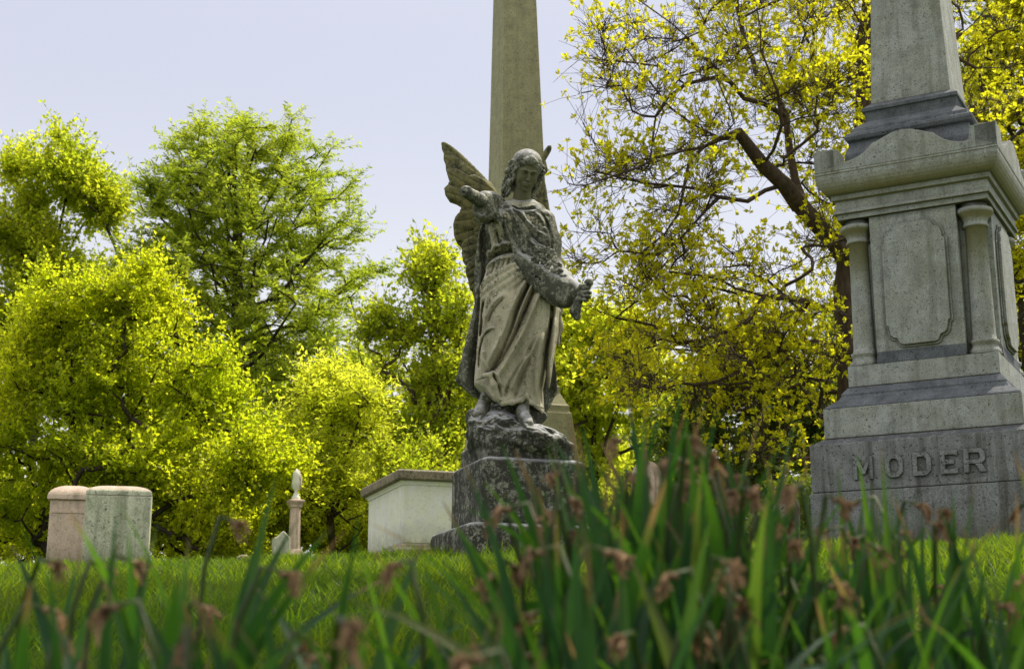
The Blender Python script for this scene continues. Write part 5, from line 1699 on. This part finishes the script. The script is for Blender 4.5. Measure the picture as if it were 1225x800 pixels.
# 8. big leaning tree with the broken limb
LY = 16.0
def lean_skel(T):
    def q(a, b, d=0.0): return W3(a, b, LY+d)
    tr = T.line([ground_pt(1000, LY), q(1012,560), q(1018,470), q(1018,390), q(1016,310), q(1026,230), q(1036,130), q(1041,20), q(1044,-120), q(1040,-260)], step=0.35, jit=0.02)
    def near(a, b, d=0.0): return T.nearest(q(a, b, d))
    def br(pts, jit=0.03):
        ids_ = T.line([q(*p) for p in pts], par=near(*pts[0]), step=0.22, jit=jit)
        if not hasattr(T, 'limb_ids'): T.limb_ids = ids_[1:]
    br([(1010,305,0),(996,288,-0.1),(975,266,-0.3),(957,246,-0.4),(938,221,-0.6),(912,197,-0.7),(896,176,-0.8),(884,160,-0.9)], 0.012)
    T.limb = (np.array([q(1010,300), q(996,288,-0.1), q(975,266,-0.3), q(957,246,-0.4), q(938,221,-0.6), q(912,197,-0.7), q(896,176,-0.8), q(884,159,-0.9)]))
    br([(957,246,-0.4),(952,220,-0.3),(945,185,-0.2),(940,140,0),(928,112,0.2),(905,90,0.2),(890,50,0.3),(880,0,0.4),(872,-60,0.5)])
    br([(940,140,0),(915,125,-0.3),(890,118,-0.5),(873,98,-0.6),(836,65,-0.8),(805,30,-1.0),(770,5,-1.2),(735,-20,-1.3)])
    br([(873,98,-0.6),(845,95,-0.9),(820,101,-1.0),(798,118,-1.2),(784,140,-1.3),(780,175,-1.4),(775,200,-1.4)])
    br([(820,101,-1.0),(790,80,-1.3),(755,75,-1.5),(720,72,-1.6),(700,70,-1.7)])
    br([(884,160,-0.9),(862,166,-1.0),(842,176,-1.2),(824,194,-1.3),(818,225,-1.3),(812,255,-1.4),(795,280,-1.4),(770,300,-1.5)])
    br([(862,166,-1.0),(830,150,-0.8),(800,128,-0.8),(775,95,-0.9),(750,60,-1.0)])
    br([(842,176,-1.2),(800,185,-1.5),(765,200,-1.7),(730,212,-1.8),(700,222,-1.9)])
    br([(927,210,-0.65),(915,228,-0.6),(894,241,-0.7),(860,236,-1.0),(835,226,-1.1),(800,222,-1.3),(750,215,-1.4),(712,205,-1.4)])
    br([(860,236,-1.0),(835,262,-1.2),(810,290,-1.3),(785,305,-1.4),(740,300,-1.5)])
    br([(912,197,-0.7),(925,180,-1.0),(935,150,-1.3),(930,110,-1.5),(910,60,-1.6),(905,10,-1.7)])
    br([(1010,385,0),(985,370,-0.4),(953,358,-0.8),(914,354,-1.0),(880,345,-1.2),(840,330,-1.4),(800,325,-1.5)])
    br([(914,354,-1.0),(894,385,-1.0),(860,400,-1.2),(810,410,-1.4),(770,400,-1.5)])
    br([(1010,430,0),(975,408,-0.3),(940,416,-0.6),(905,432,-0.8),(875,449,-1.0),(830,460,-1.2),(790,468,-1.4)])
    br([(1012,460,0),(970,455,0.2),(930,470,0.3),(890,490,0.3),(850,500,0.2)])
    br([(1011,330,0),(985,330,0.6),(950,320,1.0),(900,310,1.2),(860,300,1.4)])
    br([(1034,140,0),(1000,110,0.3),(975,70,0.5),(955,20,0.6),(945,-50,0.7)])
    br([(1038,60,0),(1065,20,0.4),(1110,-30,0.5)]); br([(1020,240,0),(1060,200,0.6),(1110,170,0.9),(1160,130,1.0),(1200,110,1.0)])
    br([(1030,160,0),(1080,120,-0.6),(1130,60,-0.9),(1180,10,-1.0)])
    br([(1040,0,0),(1000,-50,-0.8),(930,-90,-1.5),(850,-110,-1.9)])
    trn = list(tr)
    def thick(T):
        A = np.array(T.pos); L_ = T.limb
        for i in range(len(T.limb_ids)):
            f = i/(len(T.limb_ids)-1); j = T.limb_ids[i]; T.rad[j] = max(min(T.rad[j], 0.12), (0.112-0.040*f)*(1+0.13*sin(i*1.9)+0.08*sin(i*4.3)))
        for k, j in enumerate(trn): T.rad[j] = 0.20-0.13*k/len(trn)
    T.thick = thick
    return tr
def lean_tips(T):
    out = []
    def z(px0, px1, py0, py1, n_, d0=-2.0, d1=1.4):
        nc = max(2, n_//4); ix = T.r.randint(nc, size=n_)
        a = T.r.uniform(px0, px1, nc)[ix]+T.r.normal(0, 13, n_); b = T.r.uniform(py0, py1, nc)[ix]+T.r.normal(0, 9, n_); d = T.r.uniform(d0, d1, nc)[ix]+T.r.normal(0, 0.12, n_)
        out.extend(W3(x, y, LY+e) for x, y, e in zip(a, b, d))
    z(690,780,40,110,20,-1.9,-0.8); z(700,760,60,250,18,-2.0,-1.0); z(690,740,200,240,10,-2,-1.2); z(700,780,270,310,14,-1.8,-1.0); z(750,880,0,120,56,-1.8,0.2); z(760,880,120,300,80,-1.9,-0.4)
    z(860,1040,-20,120,190,-1.9,1.3); z(900,1040,110,240,70,-1.2,1.4); z(960,1030,200,300,34,-0.8,1.2)
    z(770,900,310,420,80,-1.9,1.2); z(880,1030,300,430,100,-1.4,1.4); z(740,900,400,490,85,-1.9,1.0); z(880,1020,420,540,90,-1.4,1.4)
    z(720,800,330,380,16,-1.8,-0.8)
    z(1040,1220,-80,200,120,-1.2,1.4); z(700,1040,-200,-20,120,-2.2,1.6); z(1000,1080,200,380,30,0.2,1.4)
    t = np.array(out); return t
make_tree('leaning_tree', 'big leaning tree with a broken thick limb, bare dark twigs and young yellow leaf tufts', 77, lean_skel, lean_tips, None, B_brown, F_yel,
          r0=0.0065, ex=2.35, twigs=5, twig_len=0.33, twig_seg=2, leaves_per=8, leaf_L=0.056, leaf_W=0.033, style='rosette', att=dict(up=0.15, step=0.24, wob=0.05, slope=0.3), spread=1.0, up=0.15, twig_r=0.0042)

# 9. shrubs along the edge of the lawn
for i, a in enumerate([
    ('pale green shrub at the far left edge behind the pink headstone', 10, 23, 560, 80, 150, F_soft),
    ('mid green shrub low at the far left corner of the lawn', -12, 27, 560, 70, 160, F_mid),
    ('low bright shrub just right of the two left headstones', 225, 22, 600, 70, 150, F_soft),
    ('dense bright shrub behind the slender column monument', 318, 24, 545, 75, 190, F_soft),
    ('loose green shrub between the slender column and the white tomb', 405, 24.5, 585, 62, 150, F_soft),
    ('brown stemmed green shrub rising behind the white tomb lid', 500, 22, 520, 55, 140, F_mid),
    ('bright shrub directly behind the two left headstones', 118, 23.5, 560, 75, 180, F_soft),
    ('light green shrub showing right of the angel pedestal', 735, 24, 560, 48, 80, F_soft),
    ('dark low shrub beyond the arched headstone', 850, 20, 590, 55, 70, F_dark),
    ('dark low shrub against the left side of the granite monument', 960, 18, 560, 36, 70, F_dark)]):
    shrub(a[0], 100+i, a[1], a[2], a[3], a[4], a[5], a[6], leaf=0.072 if a[6] is not F_dark else 0.075)
# far trees closing the view between the nearer ones
far = [(-40,62,300,F_mid),(70,66,350,F_mid),(200,60,400,F_mid),(330,64,390,F_mid),(440,60,430,F_mid),(560,66,400,F_mid),(665,62,420,F_soft),(770,66,430,F_mid),(900,60,400,F_dark),(1010,66,380,F_dark),(1130,62,330,F_mid),(1240,60,300,F_mid)]
wh = ['at the far left edge','behind the far left tree','behind the feathery cypress trunk','beneath the right side of the cypress','behind the pale young tree','behind the obelisk pedestal','behind the tree right of the angel','left of the dark evergreen','behind the dark evergreen','behind the leaning trunk','behind the granite monument','at the far right edge']
for i, (px, Y, top, fm) in enumerate(far):
    make_tree('distant_tree', 'distant hazy green tree '+wh[i], 200+i, simple_skel(px, Y, top+60),
              lobes_fn([(px, top+70, Y, 60, 70, 3.0, 70), (px-30, top+150, Y, 60, 80, 3.0, 70), (px+35, top+160, Y, 60, 80, 3.0, 70), (px, top+230, Y, 70, 60, 3.0, 50), (px, 635, Y, 80, 40, 3.0, 60)], 0.5),
              None, B_dark, fm, r0=0.02, twigs=4, twig_len=1.2, leaves_per=7, leaf_L=0.34, leaf_W=0.22, group='distant trees beyond the cemetery', att=dict(step=1.2, wob=0.2), twig_r=0.008)

# 10. unseen tree added at the right, crown shaped to shade lawn and daffodils
def shade_skel(T):
    b_ = np.array([8.4, 6.6, float(ground_z(8.4, 6.6))-0.05])
    ids = T.line([b_, b_+np.array([-0.2,0,2.2]), b_+np.array([-0.9,-0.1,4.2]), b_+np.array([-1.5,-0.2,6.0])], step=0.5, jit=0.03)
    for e in ([-6.0,-1.2,5.8],[-4.2,-0.4,6.6],[-5.6,-3.4,5.8],[1.5,1.5,7.0],[-2.5,-3.5,6.6],[-1.5,2.0,8.0],[2.0,-2.0,6.5]):
        e = b_+np.array(e); p0 = T.pos[ids[len(ids)//2]]; T.line([p0, (p0+e)/2+np.array([0,0,0.5]), e], par=ids[len(ids)//2], step=0.4, jit=0.05)
    return ids
def shade_tips(T):
    out = []
    for (c_, r_, n_) in (((2.2,5.4,6.6),(1.3,1.2,0.6),60),((3.6,3.4,6.8),(1.5,1.2,0.7),26),((4.2,6.0,7.4),(1.6,1.1,0.7),50),((6.6,4.6,7.6),(2,2,1.0),60),((8.6,7.6,8),(2,2,1.2),50),((2.0,2.8,6.3),(1.0,0.9,0.4),60),((1.0,6.4,6.7),(1.3,0.7,0.4),55),((-0.6,5.2,6.5),(1.1,0.8,0.4),30),((2.8,7.2,6.9),(1.2,0.6,0.4),40)):
        nc = n_//5; cc = T.r.normal(0,0.55,(nc,3))[T.r.randint(nc, size=n_)]+T.r.normal(0,0.14,(n_,3))
        out.append(np.array(c_)+cc*np.array(r_))
    return np.concatenate(out)
make_tree('added_shade_tree', 'unseen spreading tree added at the right, its canopy shading the daffodils and near lawn', 88, shade_skel, shade_tips, None, B_brown, F_mid,
          r0=0.008, twigs=4, twig_len=0.5, leaves_per=8, leaf_L=0.11, leaf_W=0.08, att=dict(step=0.4, wob=0.06))
# ================================================================ ground, grass and foreground leaves
def build_ground():
    xs = np.concatenate([[-1200,-600,-300,-150,-80,-50], np.arange(-30,-9,1.0), np.arange(-9,9.01,0.08), np.arange(10,31,1.0), [50,80,150,300,600,1200]])
    ys = np.concatenate([[-400,-100,-20,-5,-2], np.arange(-1,14,0.08), np.arange(14,40,1.0), [45,55,70,90,120,160,200,300,600,1500]])
    X, Y = np.meshgrid(xs, ys, indexing='ij'); Z = ground_z(X, Y)
    r = np.random.RandomState(3)
    near = (np.abs(X) < 9.5) & (Y > -1) & (Y < 14.5)
    Z = Z + np.where(near, r.normal(0, 0.004, Z.shape), 0)
    V = np.stack([X, Y, Z], -1).reshape(-1,3); nx, ny = X.shape
    i = np.arange(nx-1)[:,None]*ny+np.arange(ny-1)[None,:]
    F = np.stack([i, i+ny, i+ny+1, i+1], -1).reshape(-1,4)
    m = NT('grassy_soil'); co = m.coord()
    n1 = m.noise(co, 1.3, 6, 0.7); n2 = m.noise(co, 40, 4, 0.7)
    b_ = m.mix(m.ramp(n1, [(0.35,0.0),(0.65,1.0)]), (0.028,0.055,0.010), (0.055,0.09,0.014))
    b_ = m.mix(m.ramp(n2, [(0.5,0.0),(0.72,0.8)]), b_, (0.06,0.05,0.025))
    bs = m.n('ShaderNodeBsdfPrincipled'); bs.inputs['Roughness'].default_value = 0.95; bs.inputs['Specular IOR Level'].default_value = 0.1
    m.l(b_, bs.inputs['Base Color']); m.l(m.bump(n2, 0.8, 0.02), bs.inputs['Normal']); m.l(bs.outputs[0], m.out.inputs[0])
    o = mesh_obj('ground', V, F, m.m, smooth=True); tag(o, None, None, None, 'structure')
    o['label'] = 'gently rising grassy ground of the cemetery'; return o
build_ground()

F_grass = leaf_mat('grass_blades', (0.024,0.068,0.008), (0.085,0.130,0.012), (0.08,0.25,0.010), (0.40,0.50,0.015), 0.52, 0.5)
def build_grass():
    r = np.random.RandomState(9)
    def blades(n_, x0, x1, y0, y1, L0, L1, W_, fan):
        y = y0+(y1-y0)*r.rand(n_)
        x = (x0+(x1-x0)*r.rand(n_))*(y/8.0 if fan else 1.0)
        z = ground_z(x, y)-0.005
        L_ = L0+(L1-L0)*r.rand(n_)**1.5
        # patchy growth
        pat = 0.72+0.30*np.sin(x*2.1+1.0+np.sin(y*1.7))*np.sin(y*2.6+x*0.8)+0.28*np.sin(x*7.3+2*np.sin(y*3.1))*np.sin(y*8.1+x*2.2)
        L_ = L_*pat
        az = r.rand(n_)*2*pi; lean = 0.15+0.55*r.rand(n_)
        d_ = np.stack([np.cos(az)*lean, np.sin(az)*lean, np.ones(n_)], 1); d_ = unit(d_)
        s_ = unit(np.cross(d_, unit(r.normal(0,1,(n_,3)))))
        b_ = np.stack([x,y,z],1); w_ = W_*(0.7+0.6*r.rand(n_))[:,None]
        m_ = b_+d_*(L_*0.55)[:,None]
        t_ = m_+unit(d_+np.stack([np.cos(az)*0.5,np.sin(az)*0.5,np.full(n_,-0.15)],1))*(L_*0.5)[:,None]
        V = np.stack([b_-s_*w_*0.5, b_+s_*w_*0.5, m_+s_*w_*0.42, m_-s_*w_*0.42, t_], 1).reshape(-1,3)
        k = (np.arange(n_)*5)[:,None]
        F = np.concatenate([k+np.array([[0,1,2]]), k+np.array([[0,2,3]]), k+np.array([[3,2,4]])],1).reshape(-1,3)
        return V, F, np.repeat(np.clip(r.rand(n_)*0.75+0.25*(pat-0.4), 0, 1), 3)
    sets = [blades(60000, -3.2, 3.2, 2.0, 5.2, 0.04, 0.15, 0.0050, True),
            blades(100000, -3.3, 3.5, 5.0, 9.3, 0.035, 0.12, 0.0055, True),
            blades(45000, -3.3, 3.6, 9.0, 14.5, 0.04, 0.10, 0.006, True),
            blades(30000, -3.5, 3.6, 14.0, 24, 0.05, 0.14, 0.010, True)]
    for (cx, cy, hw, a_) in ((PC[0]-0.05, PC[1]-0.03, 0.40, pa), (mc[0], mc[1], 0.86, ma), (-3.95, 13.8, 0.34, 0.2), (-4.55, 15.2, 0.30, 0.2), (-0.75, 11.6, 0.60, 0.33), (-3.0, 19.9, 0.2, 0)):
        nn = int(900*hw/0.4); v_, f_, at_ = blades(nn, 0, 1, 0, 1, 0.07, 0.19, 0.005, False)
        rr_ = np.random.RandomState(int(abs(cx*100))); t_ = rr_.uniform(-1, 1, nn)*hw; sd_ = rr_.randint(0, 4, nn); off_ = hw+0.012+0.03*rr_.rand(nn)
        lx = np.where(sd_ % 2 == 0, t_, np.where(sd_ == 1, off_, -off_)); ly = np.where(sd_ % 2 == 0, np.where(sd_ == 0, -off_, off_), t_)
        gx = cx+lx*cos(a_)-ly*sin(a_); gy = cy+lx*sin(a_)+ly*cos(a_)
        vv = v_.reshape(nn, 5, 3); b0 = (vv[:,0]+vv[:,1])/2
        vv = vv-b0[:,None,:]+np.stack([gx, gy, ground_z(gx, gy)-0.01], 1)[:,None,:]
        sets.append((vv.reshape(-1,3), f_, at_))
    V = []; F = []; A = []; nv = 0
    for v_, f_, a_ in sets: V.append(v_); F.append(f_+nv); A.append(a_); nv += len(v_)
    o = mesh_obj('lawn_grass', np.concatenate(V), np.concatenate(F), F_grass, attrs={'rnd': ('FACE', np.concatenate(A))})
    tag(o, 'short mown lawn grass covering the rise around the monuments', 'grass', None, 'stuff')
build_grass()

# ---------------- daffodil plants, long strap leaves close to the lens
F_strap = leaf_mat('strap_leaves', (0.012,0.060,0.032), (0.040,0.130,0.036), (0.015,0.13,0.018), (0.30,0.60,0.012), 0.42, 0.5, 0.25, True)
F_strap2 = leaf_mat('strap_leaves_yellowing', (0.05,0.10,0.02), (0.16,0.15,0.06), (0.14,0.34,0.02), (0.32,0.42,0.05), 0.45, 0.45, 0.4, True)
F_dry = leaf_mat('withered_petals', (0.17,0.11,0.065), (0.46,0.31,0.19), (0.40,0.24,0.12), (0.70,0.46,0.26), 0.35, 0.7, 0.1)

def strap(seed, kinked=False):
    """unit tall strap leaf (height 1) as a mesh; width set for a 0.45 m leaf"""
    r = np.random.RandomState(seed)
    n_ = 14; pts = []; ang_ = radians(2+14*r.rand()); az = 0.0
    p = np.array([0.0,0,0]); curl = radians(r.choice([r.uniform(1,4), r.uniform(4,12)])) if not kinked else 0
    tw0 = r.uniform(-0.5,0.5); tw1 = tw0+r.uniform(-1.2,1.2)
    V = []; F = []
    el = pi/2-ang_*0.3
    for i in range(n_+1):
        t = i/n_
        tw = tw0+(tw1-tw0)*t
        w_ = 0.0165*(0.75+0.5*min(t*3,1)) * (1.0 if t < 0.45 else max(0.04, 1-((t-0.45)/0.55)**1.9))
        d_ = np.array([cos(el), 0, sin(el)]); nrm = np.array([-sin(el), 0, cos(el)]); sd_ = np.array([0,1.0,0])
        s_ = sd_*cos(tw)+nrm*sin(tw); nn = -sd_*sin(tw)+nrm*cos(tw)
        V += [p-s_*w_, p-nn*w_*0.22-s_*w_*0.4, p-nn*w_*0.28, p-nn*w_*0.22+s_*w_*0.4, p+s_*w_]
        p = p+d_/n_
        el -= curl*(0.3+t*1.3)/1.6
        if kinked and i == int(n_*0.62): el -= radians(95)
        if kinked and i > int(n_*0.62): el -= radians(3)
    for i in range(n_):
        for k in range(4):
            a = i*5+k; F.append((a, a+1, a+6, a+5))
    me_attr = np.full(len(F), r.rand()**2)
    return np.array(V), np.array(F), me_attr
strap_meshes = []
def strap_mesh(i, mat):
    V, F, a_ = strap(500+i, kinked=(i % 9 == 8))
    me = bpy.data.meshes.new('leaf')
    me.from_pydata([tuple(v) for v in V], [], [tuple(f) for f in F.tolist()]); me.update()
    me.polygons.foreach_set('use_smooth', np.ones(len(F), bool))
    at = me.attributes.new('rnd', 'FLOAT', 'FACE'); at.data.foreach_set('value', a_.astype(np.float32))
    n5 = len(V)//5; ua = me.attributes.new('across', 'FLOAT', 'POINT'); ua.data.foreach_set('value', np.tile(np.array([-1,-.4,0,.4,1], np.float32), n5))
    ta = me.attributes.new('along', 'FLOAT', 'POINT'); ta.data.foreach_set('value', np.repeat(np.linspace(0, 1, n5), 5).astype(np.float32))
    me.materials.append(mat); return me
for i in range(18): strap_meshes.append(strap_mesh(i, F_strap))
yel_meshes = [strap_mesh(30+i, F_strap2) for i in range(5)]

def withered(seed, parent, top, bend):
    """stalk with a nodding dried flower"""
    r = np.random.RandomState(seed)
    pts = [np.array([0,0,0.0]), np.array([0,0,top*0.5]), np.array([bend*0.3,0,top*0.88]), np.array([bend,0,top]), np.array([bend*1.9,0,top*0.985])]
    T = Tree(seed); T.line([p for p in pts], step=0.03); T.radii(0.0032, 50)
    T.rad[:] = 0.0030
    off = r.normal(0, 0.03, 2); rz_ = r.rand()*6.28
    def tw_(V): c_, s__ = cos(rz_), sin(rz_); V = np.asarray(V); return np.stack([V[:,0]*c_-V[:,1]*s__+off[0], V[:,0]*s__+V[:,1]*c_+off[1], V[:,2]], 1)
    V, F = T.mesh(); s_ = mesh_obj('stem', tw_(V), F, F_strap2, parent, smooth=True, attrs={'rnd': ('FACE', np.full(len(F), 0.3))})
    e = pts[-1]; n_ = 9
    VV = []; FF = []; nv = 0
    for i in range(n_):
        a = 2*pi*i/n_+r.rand(); L_ = 0.007+0.007*r.rand(); d_ = unit(np.array([0.8, cos(a)*0.8, sin(a)*0.8-0.35])+r.normal(0,0.2,3))
        side = unit(np.cross(d_, r.normal(0,1,3)))
        m_ = 4
        for j in range(m_+1):
            t = j/m_; q = e+d_*L_*t+np.array([0,0,-0.012*t*t])+r.normal(0,0.0018,3); w_ = 0.0024*sin(0.4+t*2.4)*(0.6+0.6*r.rand())
            VV += [q-side*w_, q+r.normal(0,0.002,3), q+side*w_]
        for j in range(m_):
            for k in (0,1):
                a_ = nv+j*3+k; FF.append((a_, a_+1, a_+4, a_+3))
        nv += 3*(m_+1)
    # dry sheath and seed cup
    for (c_, R_) in ((e-np.array([0.006,0,0]), 0.0034),):
        for j in range(5):
            for k in range(6):
                th = 2*pi*k/6; ph = pi*j/4
                VV.append(c_+np.array([cos(ph)*R_*1.5, sin(ph)*cos(th)*R_, sin(ph)*sin(th)*R_]))
        for j in range(4):
            for k in range(6): FF.append((nv+j*6+k, nv+j*6+(k+1)%6, nv+(j+1)*6+(k+1)%6, nv+(j+1)*6+k))
        nv += 30
    mesh_obj('withered_flower', tw_(np.array(VV)), np.array(FF), F_dry, parent, attrs={'rnd': ('FACE', r.rand(len(FF)))})

def plant(seed, px, Y, tops, spread, nyel=0, flowers=0, label=None, group=None):
    """tops: photo row reached by the tallest leaves"""
    r = np.random.RandomState(seed)
    Y = Y*1.25
    x = (px-612.5)/1700.0*Y/0.985
    g = float(ground_z(x, Y))
    root = empty('daffodil_plant', (x, Y, g-0.01))
    Hmax = (P(px, tops, Y).z-g)*(0.99 if px < 610 else 0.98)
    n_ = r.randint(18, 26) if 610 < px < 960 else (r.randint(7, 11) if px < 610 else r.randint(8, 13))
    for i in range(n_):
        me = strap_meshes[r.randint(len(strap_meshes))] if i >= nyel else yel_meshes[r.randint(len(yel_meshes))]
        o = bpy.data.objects.new('leaf', me); COL.objects.link(o); o.parent = root
        h = Hmax*(1.0 if i < 3 else (0.55+0.47*r.rand()))
        az = r.rand()*2*pi; rr = 0.035*sqrt(r.rand())
        o.location = (rr*cos(az), rr*sin(az), 0)
        az2 = r.rand()*2*pi
        tilt = radians(abs(r.normal(0, spread)))
        if i < 2: tilt *= 0.35
        o.rotation_euler = (Matrix.Rotation(az2, 3, 'Z') @ Matrix.Rotation(tilt, 3, 'Y') @ Matrix.Rotation(r.rand()*6.28, 3, 'Z')).to_euler()
        wsc = (0.32+0.20*r.rand())*(1.1 if 650 < px < 900 else (1.15 if px < 610 else 0.95))
        o.scale = (wsc, wsc, h*1.10)
    for i in range(flowers*(1 if px < 640 else r.randint(1, 4))):
        withered(seed*10+i, root, Hmax*(0.80+0.26*r.rand()), 0.018+0.014*r.rand())
    tag(root, label, 'plant', group)
    return root
G1 = 'daffodil plants in the blurred foreground'
PL = [
 # left, sparse
 (8, 1.0, 700, 16, 0, 1), (48, 1.2, 665, 14, 0, 2), (95, 0.95, 715, 20, 0, 1), (140, 1.1, 640, 7, 0, 2), (150, 0.9, 720, 18, 0, 1), (198, 1.1, 612, 8, 0, 1), (240, 0.95, 715, 20, 0, 2), (272, 1.15, 600, 12, 0, 1),
 (330, 1.0, 735, 20, 0, 0), (395, 1.0, 645, 7, 0, 0), (445, 1.1, 745, 20, 0, 0), (482, 1.0, 668, 9, 0, 1), (540, 1.1, 745, 22, 1, 1),
 (590, 1.0, 735, 20, 0, 2), (60, 0.85, 760, 20, 0, 1),
 (25, 0.72, 745, 24, 0, 1), (110, 0.75, 735, 24, 0, 0), (175, 0.7, 730, 22, 0, 1), (225, 0.75, 690, 16, 0, 0), (300, 0.72, 720, 22, 0, 1), (365, 0.75, 715, 20, 0, 0), (430, 0.7, 735, 24, 0, 1), (505, 0.75, 720, 22, 0, 0), (560, 0.72, 740, 24, 0, 1), (205, 0.95, 620, 12, 0, 1), (620, 0.8, 690, 20, 0, 1),
 # centre, dense and tall
 (640, 1.15, 575, 13, 0, 1), (668, 1.3, 590, 14, 1, 1), (700, 1.1, 560, 12, 0, 1), (735, 1.2, 520, 7, 0, 0), (745, 1.45, 540, 10, 1, 1), (775, 1.15, 530, 8, 1, 0), (800, 1.3, 510, 9, 0, 1), (825, 1.15, 525, 10, 1, 1),
 (850, 1.3, 560, 12, 0, 1), (870, 1.1, 590, 12, 1, 1), (905, 1.25, 560, 14, 0, 1), (935, 1.4, 560, 14, 1, 1), (720, 0.95, 640, 16, 0, 1), (790, 0.95, 640, 15, 1, 1), (860, 0.95, 670, 16, 1, 1),
 (690, 1.25, 545, 11, 0, 1), (715, 1.4, 560, 12, 0, 1), (762, 1.3, 515, 8, 0, 1), (812, 1.45, 530, 9, 1, 1), (842, 1.2, 540, 10, 0, 2), (885, 1.4, 555, 11, 0, 1), (655, 1.0, 620, 16, 0, 1), (920, 1.1, 590, 13, 0, 1),
 # right, lower and thinner
 (965, 1.2, 600, 12, 1, 1), (985, 1.5, 575, 8, 0, 1), (1014, 1.15, 640, 10, 1, 1), (1046, 1.4, 600, 7, 0, 1), (1072, 1.3, 566, 4, 0, 1), (1085, 1.2, 640, 12, 0, 0), (1110, 1.5, 620, 9, 1, 1), (1145, 1.25, 600, 12, 0, 1), (1165, 1.45, 590, 8, 0, 1), (1195, 1.2, 610, 12, 0, 1),
 (1215, 1.4, 560, 8, 0, 1), (1230, 1.1, 640, 14, 1, 1), (940, 1.0, 680, 15, 1, 1), (1010, 1.0, 700, 16, 0, 1), (1100, 1.0, 710, 16, 1, 1), (1180, 1.0, 700, 16, 0, 1),
 (1130, 1.8, 640, 10, 0, 0), (1040, 1.8, 640, 10, 0, 0), (980, 1.8, 620, 10, 0, 0)]
for i, (px, Y, tp, sp, ny, fl) in enumerate(PL):
    if px < 610: lab = 'blurred dark green strap leaves of a daffodil in the sparse left foreground'; gg = G1+', left'
    elif px < 950: lab = 'tall blurred strap leaves of a daffodil in the dense central clump'; gg = G1+', centre'
    else: lab = 'blurred strap leaves of a daffodil in front of the granite monument'; gg = G1+', right'
    plant(900+i, px, Y, tp, sp, ny, fl, lab, gg)
